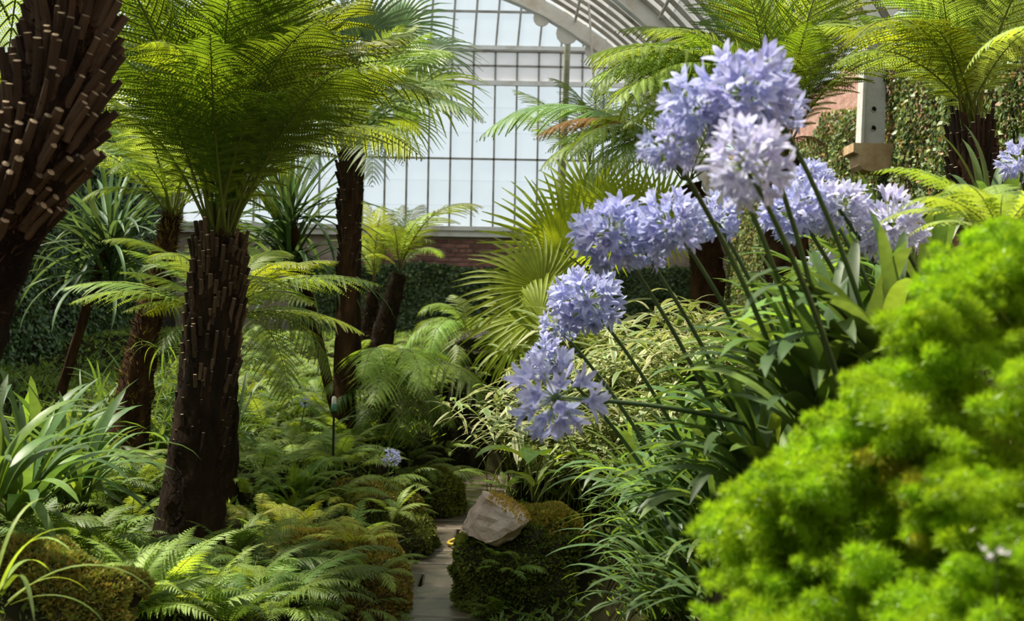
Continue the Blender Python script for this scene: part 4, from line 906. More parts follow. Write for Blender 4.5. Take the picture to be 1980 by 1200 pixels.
# ------------------------------------------------------------------ left bank planting
g = random.Random(21)
clump_spec = [(40, 840, 5.0, 40, .58, 'wide'), (150, 880, 5.8, 40, .58, 'wide'), (-20, 960, 4.4, 32, .52, 'wide'), (70, 760, 6.4, 32, .62, 'wide'), (130, 790, 6.4, 34, .55, 'wide'), (10, 720, 6.6, 30, .6, 'wide')]
labs = ['big clump of arching green strap leaves on the left bank beside the leaning trunk', 'strap-leaved clump nearest the large dark trunk, arching to the right over ferns', 'dark strap-leaved clump cut by the left edge above the mossy mound', 'upper clump of strap leaves below the shaded ivy wall at left', 'strap-leaved clump with upright pointed leaves in front of the shaded grasses', 'strap-leaved clump under the leaning trunk at the left edge']
for i, (px, py, d, n, L, kd) in enumerate(clump_spec):
    b = P(px, py, d); b[2] = min(b[2], float(hgt(b[0], b[1])) + .35)
    clump('agapanthus_clump', b, n, L, kd, 'strap', labs[i], 'leafy plant', seed=30 + i, mat2='strap_light', p2=.2, wide=1.35)
for i in range(7):
    px = 170 + 45 * i; d = 9.5 + .35 * (i % 3); b = on_ground(px, d)
    clump('grass_tuft', b, 36, .75, 'narrow', 'fern_dark', ['first', 'second', 'third', 'fourth', 'fifth', 'sixth', 'seventh'][i] + ' from left of the thin dark grass tufts below the shaded ivy', 'grass tuft', 'shaded grassy tufts at left', 50 + i, mat2='strap', p2=.4)
clump('sedge', P(315, 675, 8.0), 14, .30, 'narrow', 'strap_light', 'small pale tuft of hanging leaves growing on the reddish leaning trunk', 'epiphyte', None, 60, tilt=-50)
clump('strap_plant', ground_hit(575, 985)[0], 14, .42, 'wide', 'strap_light', 'small strap-leaved plant among golden ferns right of the large trunk', 'leafy plant', None, 61)
clump('strap_plant', ground_hit(735, 1075)[0], 12, .36, 'narrow', 'strap_light', 'small grey-green grassy plant overhanging the path on the left', 'leafy plant', None, 62)
clump('strap_plant', P(-20, 1160, 3.4), 8, .40, 'narrow', 'strap_light', 'lime-green blades arching in front of the mossy mound in the lower corner', 'leafy plant', None, 63, mat2='fern_bright', p2=.5, az0=20, azs=160)

def fern_plant(loc, n, L, style, mat, label, group=None, seed=0, stem='petiole', tilt=0, mats=None, az0=0, azs=360, name='fern'):
    g = random.Random(seed); t = thing(name, loc, label, 'fern', group)
    for i in range(n):
        v = g.choice(TV[style]); az = az0 - azs / 2 + azs * (i + g.uniform(-.35, .35)) / n
        frond_az(t, np.array(loc) + np.array([.02 * math.cos(R(az)), .02 * math.sin(R(az)), 0]), az, tilt + g.uniform(-12, 12), L * g.uniform(.75, 1.15), v, g.choice(mats) if mats else mat, stem, R(g.uniform(-12, 12)))
    return t
FERNS = [  # px, py of the crown, length, fronds, style, material, label
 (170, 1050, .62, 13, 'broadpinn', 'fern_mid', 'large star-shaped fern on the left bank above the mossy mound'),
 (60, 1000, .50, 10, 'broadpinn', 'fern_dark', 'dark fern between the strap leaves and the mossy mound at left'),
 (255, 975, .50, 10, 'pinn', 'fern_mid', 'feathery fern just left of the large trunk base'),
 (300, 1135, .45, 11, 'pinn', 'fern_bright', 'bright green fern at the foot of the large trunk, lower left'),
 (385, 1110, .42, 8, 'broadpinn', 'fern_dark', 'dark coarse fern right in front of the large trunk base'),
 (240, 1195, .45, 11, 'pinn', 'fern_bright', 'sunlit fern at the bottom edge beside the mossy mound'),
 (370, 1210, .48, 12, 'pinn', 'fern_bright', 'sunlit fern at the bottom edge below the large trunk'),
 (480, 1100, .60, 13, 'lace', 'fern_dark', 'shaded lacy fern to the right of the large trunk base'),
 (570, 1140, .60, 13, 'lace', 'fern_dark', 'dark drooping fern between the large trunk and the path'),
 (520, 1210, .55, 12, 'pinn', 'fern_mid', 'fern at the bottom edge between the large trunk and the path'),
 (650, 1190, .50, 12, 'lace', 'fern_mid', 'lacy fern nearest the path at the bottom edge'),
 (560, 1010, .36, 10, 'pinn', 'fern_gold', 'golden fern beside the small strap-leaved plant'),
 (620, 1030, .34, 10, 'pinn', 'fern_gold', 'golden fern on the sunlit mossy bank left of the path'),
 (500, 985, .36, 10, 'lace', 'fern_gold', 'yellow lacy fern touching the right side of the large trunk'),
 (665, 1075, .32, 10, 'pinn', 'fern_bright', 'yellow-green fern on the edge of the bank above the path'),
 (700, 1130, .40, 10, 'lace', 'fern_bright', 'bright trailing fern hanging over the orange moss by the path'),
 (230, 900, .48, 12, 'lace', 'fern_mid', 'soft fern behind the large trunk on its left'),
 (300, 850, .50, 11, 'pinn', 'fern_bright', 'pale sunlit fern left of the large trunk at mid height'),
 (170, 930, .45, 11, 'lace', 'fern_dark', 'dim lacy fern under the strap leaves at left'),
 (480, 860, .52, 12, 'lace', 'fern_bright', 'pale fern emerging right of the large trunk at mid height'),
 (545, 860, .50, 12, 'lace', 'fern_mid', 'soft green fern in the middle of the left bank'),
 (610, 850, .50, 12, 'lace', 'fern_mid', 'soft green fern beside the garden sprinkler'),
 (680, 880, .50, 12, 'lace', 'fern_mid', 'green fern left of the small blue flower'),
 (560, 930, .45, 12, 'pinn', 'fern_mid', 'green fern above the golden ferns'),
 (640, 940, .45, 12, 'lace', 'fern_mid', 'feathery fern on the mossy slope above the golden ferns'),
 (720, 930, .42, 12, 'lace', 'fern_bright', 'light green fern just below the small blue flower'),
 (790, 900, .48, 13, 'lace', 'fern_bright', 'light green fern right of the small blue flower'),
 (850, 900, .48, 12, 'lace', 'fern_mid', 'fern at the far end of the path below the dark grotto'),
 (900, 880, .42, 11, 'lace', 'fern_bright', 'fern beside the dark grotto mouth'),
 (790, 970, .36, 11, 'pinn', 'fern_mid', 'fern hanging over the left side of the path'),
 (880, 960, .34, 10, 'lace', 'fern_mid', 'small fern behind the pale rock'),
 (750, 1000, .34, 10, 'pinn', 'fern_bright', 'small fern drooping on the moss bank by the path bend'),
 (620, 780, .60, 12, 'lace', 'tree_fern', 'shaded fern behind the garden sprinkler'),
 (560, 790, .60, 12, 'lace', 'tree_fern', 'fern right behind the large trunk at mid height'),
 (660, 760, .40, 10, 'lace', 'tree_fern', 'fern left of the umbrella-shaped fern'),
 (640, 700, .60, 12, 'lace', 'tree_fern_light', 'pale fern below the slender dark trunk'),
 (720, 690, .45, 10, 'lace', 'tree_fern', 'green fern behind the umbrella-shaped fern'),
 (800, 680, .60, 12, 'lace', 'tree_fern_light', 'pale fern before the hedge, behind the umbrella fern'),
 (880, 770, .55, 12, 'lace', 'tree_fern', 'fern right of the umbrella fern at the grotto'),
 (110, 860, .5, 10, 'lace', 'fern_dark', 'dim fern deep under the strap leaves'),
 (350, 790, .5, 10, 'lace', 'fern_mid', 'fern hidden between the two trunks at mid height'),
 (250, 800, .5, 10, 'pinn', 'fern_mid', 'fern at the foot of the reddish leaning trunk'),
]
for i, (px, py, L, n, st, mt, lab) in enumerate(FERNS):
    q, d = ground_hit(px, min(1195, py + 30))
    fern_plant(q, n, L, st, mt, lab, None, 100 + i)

# smaller ferns that fill the banks; neighbours of one zone look alike
g = random.Random(404)
ZONES = [  # x range, y range, count, length, styles, materials, label, group
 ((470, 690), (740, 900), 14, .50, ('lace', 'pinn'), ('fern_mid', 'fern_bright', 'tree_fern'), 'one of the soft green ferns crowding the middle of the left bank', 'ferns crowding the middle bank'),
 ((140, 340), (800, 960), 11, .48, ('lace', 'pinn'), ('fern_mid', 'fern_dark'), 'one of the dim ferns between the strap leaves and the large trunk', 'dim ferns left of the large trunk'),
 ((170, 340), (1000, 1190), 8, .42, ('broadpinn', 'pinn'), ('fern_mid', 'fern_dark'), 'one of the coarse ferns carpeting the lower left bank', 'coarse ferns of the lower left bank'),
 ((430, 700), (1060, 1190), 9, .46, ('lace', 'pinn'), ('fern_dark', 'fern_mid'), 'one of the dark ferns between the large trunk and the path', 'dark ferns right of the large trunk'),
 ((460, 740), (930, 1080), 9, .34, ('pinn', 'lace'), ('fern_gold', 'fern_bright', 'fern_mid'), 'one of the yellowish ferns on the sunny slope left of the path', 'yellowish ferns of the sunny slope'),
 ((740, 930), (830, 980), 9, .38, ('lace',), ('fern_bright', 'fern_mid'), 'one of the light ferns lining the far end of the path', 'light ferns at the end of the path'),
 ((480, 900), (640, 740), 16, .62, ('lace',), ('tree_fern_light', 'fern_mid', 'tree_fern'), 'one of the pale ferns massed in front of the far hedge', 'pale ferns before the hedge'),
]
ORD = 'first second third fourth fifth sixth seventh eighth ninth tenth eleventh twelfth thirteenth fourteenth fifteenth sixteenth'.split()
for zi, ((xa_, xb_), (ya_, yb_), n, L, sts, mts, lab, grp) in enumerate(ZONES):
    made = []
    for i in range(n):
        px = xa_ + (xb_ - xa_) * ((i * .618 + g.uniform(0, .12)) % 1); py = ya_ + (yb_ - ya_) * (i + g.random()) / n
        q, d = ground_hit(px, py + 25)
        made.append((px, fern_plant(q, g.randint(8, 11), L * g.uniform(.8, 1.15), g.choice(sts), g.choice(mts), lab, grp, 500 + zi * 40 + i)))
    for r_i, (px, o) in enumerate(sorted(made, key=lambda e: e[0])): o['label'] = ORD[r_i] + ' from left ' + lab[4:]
# low leafy ground cover
gg = np.random.default_rng(8); n = 130000
dd_ = 1.2 + 19 * gg.random(n) ** 1.4; ux = gg.uniform(-1.5, 1.5, n) * (1 + 2.2 / dd_)
xs = ux * 990 / F * dd_; ys_ = dd_
ok = (np.abs(xs - path_x(ys_)) > .48) | (ys_ > 12.6); xs, ys_ = xs[ok], ys_[ok]
ok = (xs > WL + .15) & (xs < WR - .15); xs, ys_ = xs[ok], ys_[ok]
zs = hgt(xs, ys_); n = len(xs); p = np.stack([xs, ys_, zs], -1)
dv = unit(np.stack([gg.normal(0, .8, n), gg.normal(0, .8, n), gg.uniform(.3, 1, n)], -1)); sd_ = unit(np.cross(dv, gg.normal(0, 1, (n, 3)))); L_ = gg.uniform(.04, .12, (n, 1)) * np.clip(ys_ / 10, .35, 1)[:, None]
V = np.stack([p, p + dv * L_ * .5 - sd_ * L_ * .13, p + dv * L_, p + dv * L_ * .5 + sd_ * L_ * .13], 1).reshape(-1, 3)
mb = MB(); mb.v.append(V); mb.n = len(V); q = np.arange(n)[:, None] * 4 + np.arange(4); kk = gg.integers(0, 3, n)
for m_ in range(3): mb.f4.append(q[kk == m_]); mb.m4.append(np.full((kk == m_).sum(), m_))
tag(obj('undergrowth', mb.mesh('undergrowth', ['moss_dark', 'fern_dark', 'fern_mid'], False)), 'low leafy ground cover over the planted banks', 'undergrowth', None, 'stuff')

# mossy mounds of the left bank
boulder(85, 1185, 4.1, (.27, .22, .21), 3, 'rounded mossy mound with rusty brown tips in the lower left corner', 'rock_dark', [(9000, 'moss_dark'), (9000, 'moss_gold'), (5000, 'moss')], 'mossy mound', boxy=2.0, amp=.24, name='mossy_mound', mosssize=.016)
boulder(640, 1120, 7.2, (.42, .40, .26), 5, 'golden moss-covered rock on the bank left of the path', 'rock_dark', [(9000, 'moss_gold'), (9000, 'moss')], 'mossy rock', boxy=2.5, amp=.2, name='mossy_rock')
boulder(715, 1185, 6.7, (.20, .30, .22), 6, 'orange-mossed kerb rock at the bottom of the path', 'rock_dark', [(6000, 'moss_gold'), (2500, 'moss')], 'mossy rock', boxy=2.4, amp=.2, name='mossy_rock')
boulder(760, 1075, 8.4, (.26, .40, .30), 7, 'dark moss-covered boulder at the left of the path bend', 'rock_dark', [(9000, 'moss_dark'), (3000, 'moss')], 'mossy rock', boxy=2.6, amp=.18, name='mossy_rock')
boulder(700, 1010, 8.7, (.36, .36, .28), 8, 'brownish mossy bank rock behind the path bend', 'rock_dark', [(6000, 'moss_dark'), (6000, 'moss_gold')], 'mossy rock', boxy=2.5, amp=.2, name='mossy_rock')
boulder(835, 975, 10.0, (.24, .36, .28), 9, 'yellow-green mossy rock at the end of the path', 'rock_dark', [(9000, 'moss'), (4000, 'moss_dark')], 'mossy rock', boxy=2.5, amp=.18, name='mossy_rock')
for k, (px, py, d, L, st, mt, lab) in enumerate([(610, 1015, 7.0, .34, 'lace', 'fern_gold', 'golden fern sprawling on top of the golden mossy rock'), (690, 1050, 6.95, .32, 'pinn', 'fern_gold', 'yellow fern hanging over the path side of the golden rock'), (560, 1075, 6.8, .36, 'lace', 'fern_dark', 'dark fern draped on the left of the golden rock'), (725, 1110, 6.6, .32, 'lace', 'fern_bright', 'bright fern drooping over the orange-mossed kerb rock'), (640, 1115, 6.7, .36, 'lace', 'fern_mid', 'green fern on the front of the golden mossy rock'), (600, 1170, 6.4, .42, 'lace', 'fern_dark', 'shaded fern below the golden mossy rock'), (690, 1180, 6.4, .34, 'lace', 'fern_mid', 'lacy green fern in front of the kerb rock by the path'), (760, 990, 8.2, .32, 'pinn', 'fern_bright', 'light fern on top of the dark boulder at the path bend')]):
    fern_plant(P(px, py, d), 9, L, st, mt, lab, None, 620 + k, tilt=-6)
# rocks on the right of the path
boulder(1002, 1140, 6.85, (.32, .30, .36), 12, 'big moss-cloaked rock forming the right side of the path', 'rock_dark', [(16000, 'moss_dark'), (10000, 'moss')], 'mossy rock', boxy=3.6, amp=.24, freq=2.2, name='mossy_rock', up=-.6)
boulder(1050, 1030, 6.9, (.20, .22, .14), 13, 'green mossy cushion rock right of the pale stone', 'rock_dark', [(6000, 'moss'), (5000, 'moss_gold')], 'mossy rock', boxy=2.6, amp=.16, name='mossy_rock')
boulder(920, 1066, 6.75, (.10, .16, .085), 14, 'small orange-brown rock under the pale stone at the path edge', 'rock', [(2200, 'moss')], 'mossy rock', boxy=3.2, amp=.16, name='mossy_rock', up=.5)
st = thing('rock', P(955, 1002, 6.62), 'bare pale pinkish stone on top of the mossy rock beside the path', 'rock')
def wedge_mesh():
    import bmesh
    bm = bmesh.new(); g = random.Random(4)
    for x, z in ((-58, -14), (-52, -28), (-38, 18), (-24, 50), (4, 44), (52, 18), (64, -6), (40, -30), (12, -46), (-20, -40)):
        for y, k in ((-.11, .82), (-.04, 1.0), (.10, 1.0), (.2, .8)):
            bm.verts.new((x / 373 * k + g.uniform(-.012, .012), y + g.uniform(-.02, .02), z / 373 * k + g.uniform(-.012, .012)))
    r = bmesh.ops.convex_hull(bm, input=bm.verts); bmesh.ops.delete(bm, geom=[e for e in r['geom_interior'] if isinstance(e, bmesh.types.BMVert)], context='VERTS')
    bmesh.ops.subdivide_edges(bm, edges=bm.edges[:], cuts=3, use_grid_fill=True); bmesh.ops.triangulate(bm, faces=bm.faces[:])
    for v in bm.verts: v.co += v.co.normalized() * (mnoise.fractal(v.co * 14, .9, 2, 4) * .014 + mnoise.cell(v.co * 22) * .006)
    me = bpy.data.meshes.new('stone'); bm.to_mesh(me); bm.free(); me.materials.append(M['rock']); return me
wm = wedge_mesh(); obj('stone', wm, st); mo = obj('moss', moss_on(wm, 700, .016, 'moss_gold', seed=3, up=.2, cover=lambda c: (c[:, 0] > -.02) * 1.0), st); mo['kind'] = 'stuff'
# dark grotto at the end of the path
for k, (px, py, d, sz, lab) in enumerate([(905, 820, 12.8, (.20, .4, .6), 'dark rock on the left of the grotto mouth'), (1020, 800, 12.8, (.22, .5, .7), 'dark rock on the right of the grotto mouth'), (965, 668, 12.9, (.42, .5, .16), 'dark rock bridging the grotto mouth'), (955, 800, 14.2, (.6, .3, .9), 'black rock at the back of the grotto')]):
    boulder(px, py, d, sz, 40 + k, lab, 'rock_dark', [(1500, 'moss_dark')], 'rock', boxy=3, amp=.2, name='rock')

# ------------------------------------------------------------------ right bank: variegated bamboo
def shoot_mesh(seed, n=16):
    g = np.random.default_rng(seed); mb = MB()
    pts, tan = curve_xz(.62, 74, g.uniform(5, 40), 14, 1.6); tube(mb, np.vstack([[[0, 0, -.6], [.0, 0, -.3]], pts]), np.linspace(.004, .0015, 16), 5, 2, cap=False)
    for i in range(n):
        s = .30 + .70 * (i + 1) / n; c = np.array([np.interp(s, np.linspace(0, 1, 14), pts[:, q]) for q in range(3)])
        az = i * 2.4 + g.uniform(-.4, .4); el = g.uniform(-.25, .65); L = g.uniform(.15, .24)
        K = 6; u = np.linspace(0, 1, K); d = np.array([math.cos(az) * math.cos(el), math.sin(az) * math.cos(el), math.sin(el)])
        side = unit(np.cross(d, [0, 0, 1])); up = np.cross(side, d)
        p = c + d * (u * L)[:, None] - np.array([0, 0, 1]) * (u ** 2 * L * g.uniform(.2, .6))[:, None]
        w = .0125 * np.sin(np.clip(u * .94 + .06, 0, 1) * math.pi) ** .7 + .0006
        ribbon(mb, p, np.broadcast_to(side, p.shape), np.broadcast_to(up, p.shape), w * g.uniform(.8, 1.25), .2, inner=g.choice([.25, .5, .7, .85]), m=1, medge=0)
    return mb.mesh('leafy_shoot', ['cream', 'bamboo_green', 'petiole'])
SHOOT = [shoot_mesh(s) for s in range(70, 77)]
g = random.Random(5)
BAM = [(1170, 700, 8.6, 'variegated cream and green bamboo clump just right of the fan palm'), (1230, 720, 8.4, 'variegated bamboo clump in the middle, behind the lowest flower stems'), (1330, 690, 7.8, 'variegated bamboo clump under the row of blue flower heads'), (1430, 640, 7.6, 'variegated bamboo clump in front of the two dark trunks'), (1110, 820, 7.8, 'variegated bamboo clump behind the lowest sparse flower head'), (1190, 810, 7.4, 'variegated bamboo clump above the dark strap leaves'), (1290, 760, 7.4, 'variegated bamboo clump left of the broad strap leaves'), (1130, 620, 9.4, 'variegated bamboo clump overlapping the fan palm leaves'), (1390, 600, 8.6, 'rear variegated bamboo clump by the dark trunk'), (1040, 850, 8.4, 'variegated bamboo clump spilling over the dark grotto side'), (1230, 620, 9.2, 'rear variegated bamboo clump behind the flower heads')]
for k, (px, py, d, lab) in enumerate(BAM):
    c = P(px, py, d); t = thing('variegated_bamboo', (c[0], c[1], float(hgt(c[0], c[1])) - .02), lab, 'bamboo')
    top = c[2] - t.location.z
    for i in range(26):
        s = max(.8, (top + .25)) / .62 * g.uniform(.55, 1.0)
        s = min(s, 1.7)
        obj('leafy_shoot', g.choice(SHOOT), t, (g.gauss(0, .13), g.gauss(0, .13), max(0, top - .45 * s) * g.uniform(.3, 1.0)), (R(g.uniform(-10, 10)), R(g.uniform(-15, 20)), g.uniform(0, 6.28)), s)

# ------------------------------------------------------------------ right bank: agapanthus leaves
for k, (px, py, d, n, L, lab) in enumerate(AG):
    c = P(px, py, d); c[2] = float(hgt(c[0], c[1]))
    clump('agapanthus_clump', c, n, L * 1.05, 'broad', 'strap', lab, 'leafy plant', None, 200 + k, tilt=0, mat2='strap_light', p2=.18, az0=170, azs=280)
for k, ((px, py, d), lb) in enumerate(zip(AG2, labs2)):
    c = P(px + 10, py + 10, d); c[2] = float(hgt(c[0], c[1]))
    t = clump('agapanthus_clump', c, 34, .44, 'narrow', 'strap', 'narrow-leaved dark green clump ' + lb, 'leafy plant', None, 230 + k, tilt=5, mat2='strap_light', p2=.25, az0=190, azs=300)
    for o in t.children: o.scale = (o.scale[0], o.scale[1] * 1.9, o.scale[2])
yl = thing('withered_leaf', P(1352, 1000, 4.55), 'single yellowed strap leaf hanging left of the asparagus fern', 'leaf')
frond_to(yl, P(1352, 1004, 4.55), P(1303, 938, 4.6), SV['wide'][4], 'strap_yellow', name='blade')
yl = thing('withered_leaf', P(1155, 1012, 6.2), 'small yellow dead leaf beside the mossy rock', 'leaf')
frond_to(yl, P(1158, 1020, 6.2), P(1125, 1052, 6.2), SV['wide'][3], 'strap_yellow', name='blade')
# broad leaves above the rock
bl = thing('arum', P(1030, 950, 7.2), 'plant with broad plain green leaves below the lowest flower head', 'leafy plant')
def broad_mesh(seed):
    mb = MB(); K = 9; u = np.linspace(0, 1, K); pts, tan = curve_xz(1.0, 30, -45, K, 1.2); up = np.stack([-tan[:, 2], np.zeros(K), tan[:, 0]], -1)
    w = .30 * np.sin(np.clip(u * .97 + .03, 0, 1) * math.pi) ** .75 * (1.15 - .5 * u) + .004
    ribbon(mb, pts, np.broadcast_to([0, 1.0, 0], pts.shape), up, w, .22)
    return mb.mesh('broad_leaf', ['broad'])
BL = broad_mesh(1)
for px, py, d, az, tl, s in ((1010, 885, 7.1, 200, 5, .30), (1050, 880, 7.0, 250, 0, .28), (1075, 888, 7.2, -20, 0, .30), (1030, 940, 7.0, 210, 25, .22), (1040, 935, 6.95, -10, 30, .16), (1020, 890, 7.5, 120, 10, .3)):
    c = P(px, py, d) - np.array(bl.location); obj('broad_leaf', BL, bl, c, (0, -R(tl), R(az)), s)
    mb = MB(); tube(mb, [(0, 0, -.05), c * .5 + [0, 0, .02], c], .005, 5); obj('leaf_stalk', mb.mesh('leaf_stalk', ['petiole']), bl)
fern_plant(P(975, 945, 7.5), 9, .20, 'pinn', 'fern_mid', 'small tufted fern behind the pale stone', None, 400)
fern_plant(P(985, 1105, 6.53), 7, .22, 'broadpinn', 'fern_bright', 'small fern growing on the face of the big mossy rock', None, 401, az0=-90, azs=180)
fern_plant(P(960, 1075, 6.53), 6, .15, 'pinn', 'fern_mid', 'tiny fern on the mossy rock under the pale stone', None, 402, az0=-90, azs=180)
fern_plant(P(965, 1185, 6.52), 8, .20, 'broadpinn', 'fern_mid', 'small fern at the foot of the big mossy rock', None, 403, az0=-90, azs=180)

# ------------------------------------------------------------------ agapanthus flowers
def floret_mesh(seed, mp='petal', openn=1.0):
    "pedicel plus a six-petalled trumpet, unit length along +Z"
    g = np.random.default_rng(seed); mb = MB()
    pts = np.array([[0, 0, 0], [.01, 0, .2], [.015, 0, .38], [.02, 0, .52]]); tube(mb, pts, [.014, .011, .011, .018], 5, 1, cap=False)
    c0 = pts[-1]
    tube(mb, [c0, c0 + [0, 0, .06], c0 + [.004, 0, .14], c0 + [.005, 0, .20]], [.018, .034, .055, .072], 6, 0, cap=False)
    K = 5; u = np.linspace(0, 1, K)
    for i in range(6):
        a = i * math.pi / 3 + .1; rad = np.array([math.cos(a), math.sin(a), 0]); s = np.array([-math.sin(a), math.cos(a), 0])
        sp = openn * g.uniform(.85, 1.15)
        p = c0 + [.004, 0, .15] + rad * (.055 + .25 * sp * u ** 1.4)[:, None] + np.array([0, 0, 1]) * (.33 * u - .10 * sp * u ** 2.5)[:, None]
        w = (.074 if i % 2 else .062) * np.sin(np.clip(.22 + .76 * u, 0, 1) * math.pi) ** .6
        nrm = unit(np.cross(s, np.gradient(p, axis=0)))
        ribbon(mb, p, np.broadcast_to(s, p.shape), nrm, w, .15, m=2, medge=0)
    return mb.mesh('floret', [mp, 'pedicel', {'petal': 'petal_vein', 'petal_pale': 'petal', 'petal_white': 'petal_white'}[mp]])
def bud_mesh(mp):
    mb = MB(); tube(mb, [[0, 0, 0], [.01, 0, .3], [.02, 0, .55]], [.012, .010, .014], 5, 1, cap=False)
    tube(mb, [[.02, 0, .55], [.02, 0, .66], [.022, 0, .80], [.022, 0, .90], [.022, 0, .95]], [.016, .040, .056, .042, .008], 7, 0); return mb.mesh('bud', [mp, 'pedicel'])
FL = {m: [floret_mesh(s, m, o) for s, o in ((1, 1.0), (2, .75), (3, 1.2), (4, .55))] for m in ('petal', 'petal_pale', 'petal_white')}
BUD = {m: bud_mesh(m) for m in ('petal', 'petal_pale')}
UMB = [  # px, py, d, diameter px, florets, stalk foot (px, py, d), material, label
 (1440, 180, 2.9, 210, 62, (1600, 700, 3.6), 'petal', 'topmost large blue agapanthus head against the fern fronds'),
 (1360, 215, 3.0, 180, 50, (1560, 720, 3.7), 'petal', 'blue agapanthus head just left of and below the topmost one'),
 (1500, 215, 3.1, 130, 34, (1680, 640, 3.6), 'petal', 'blue agapanthus head at the right shoulder of the topmost cluster'),
 (1292, 285, 2.95, 130, 38, (1520, 760, 3.7), 'petal', 'blue agapanthus head at the left end of the upper cluster'),
 (1442, 318, 2.6, 190, 52, (1640, 800, 3.1), 'petal_pale', 'pale lilac agapanthus head in front, below the topmost cluster'),
 (1182, 452, 3.9, 165, 64, (1420, 880, 4.3), 'petal', 'dense blue agapanthus head at the left end of the middle row'),
 (1300, 432, 3.8, 150, 58, (1500, 800, 4.2), 'petal', 'dense blue agapanthus head second in the middle row'),
 (1240, 478, 4.1, 110, 44, (1450, 860, 4.4), 'petal', 'lower blue agapanthus head between the first two of the middle row'),
 (1385, 425, 4.1, 115, 44, (1545, 760, 4.3), 'petal', 'smaller blue agapanthus head third in the middle row'),
 (1568, 352, 4.2, 100, 44, (1720, 640, 4.3), 'petal', 'small blue agapanthus head at the upper left of the right-hand group'),
 (1540, 410, 4.0, 145, 58, (1690, 680, 4.2), 'petal', 'blue agapanthus head over the broad dark trunk'),
 (1620, 402, 4.0, 132, 52, (1740, 600, 4.2), 'petal_pale', 'whitish blue agapanthus head in the middle of the right-hand group'),
 (1720, 432, 4.0, 150, 56, (1800, 580, 4.1), 'petal_pale', 'palest pinkish white agapanthus head before the ivy wall'),
 (1135, 582, 4.6, 150, 64, (1320, 860, 4.9), 'petal', 'fluffy blue agapanthus head in front of the variegated bamboo'),
 (1078, 632, 4.8, 80, 34, (1260, 880, 5.0), 'petal', 'small blue agapanthus head overlapping the fluffy one from below'),
 (1058, 695, 4.6, 105, 40, (1240, 900, 5.0), 'petal', 'blue agapanthus head just above the lowest sparse one'),
 (1075, 770, 3.5, 205, 27, (1480, 830, 3.9), 'petal', 'lowest agapanthus head, sparse with open gaps between trumpets'),
 (1972, 312, 5.2, 95, 40, (1990, 480, 5.3), 'petal', 'blue agapanthus head cut by the right edge beside the trunk'),
 (758, 886, 8.6, 42, 30, (735, 960, 8.6), 'petal', 'lone small blue flower head among ferns left of the path'),
 (590, 778, 9.4, 26, 16, (580, 830, 9.4), 'petal', 'tiny pale blue flower head near the garden sprinkler'),
 (1590, 515, 5.4, 70, 26, (1640, 600, 5.4), 'petal_pale', 'small half-hidden pale flower head at the foot of the dark trunk'),
]
g = random.Random(77)
for (px, py, d, dia, nf, foot, mt, lab) in UMB:
    c = P(px, py, d); ft = P(*foot); r = dia / 2 / F * d * 1.04
    t = thing('agapanthus_flower', ft, lab, 'flower')
    tv = c - ft; L = np.linalg.norm(tv); s = np.linspace(0, 1, 9)[:, None]
    bow = np.array([-.05, 0, -.10]) * L; pts = tv * s + bow * (s * (1 - s)) * -1.0
    pts[-1] = tv
    mb = MB(); th = .0070 if d < 6 else .005
    tube(mb, pts, np.linspace(th * 1.15, th * .85, 9), 8); obj('stalk', mb.mesh('stalk', ['stalk']), t)
    ax = unit(pts[-1] - pts[-2]); ax = unit(ax + np.array([0, 0, .5]))
    mb = MB(); tube(mb, [tv - ax * .012, tv, tv + ax * .008], [th, .016, .012], 8); obj('umbel_base', mb.mesh('umbel_base', ['stalk']), t)
    k = 0; tot = int(nf / .86)
    q = Vector((0, 0, 1)).rotation_difference(Vector(ax))
    for i in range(tot):
        zc = 1 - 2 * (i + .5) / tot
        if zc < -.80: continue
        ph = i * 2.39996 + g.uniform(-.2, .2); rr_ = math.sqrt(1 - zc * zc); dv = q @ Vector((rr_ * math.cos(ph), rr_ * math.sin(ph), zc + g.uniform(-.1, .1))).normalized()
        dv = Vector((dv.x, dv.y, dv.z - .10)).normalized()
        rot = Vector((0, 0, 1)).rotation_difference(dv)
        rot = rot @ Matrix.Rotation(g.uniform(0, 6.28), 3, 'Z').to_quaternion()
        bud = g.random() < .12
        o = obj('bud' if bud else 'floret', BUD[mt] if bud else g.choice(FL[mt]), t, tv, rot.to_euler(), r * g.uniform(.70, 1.12))

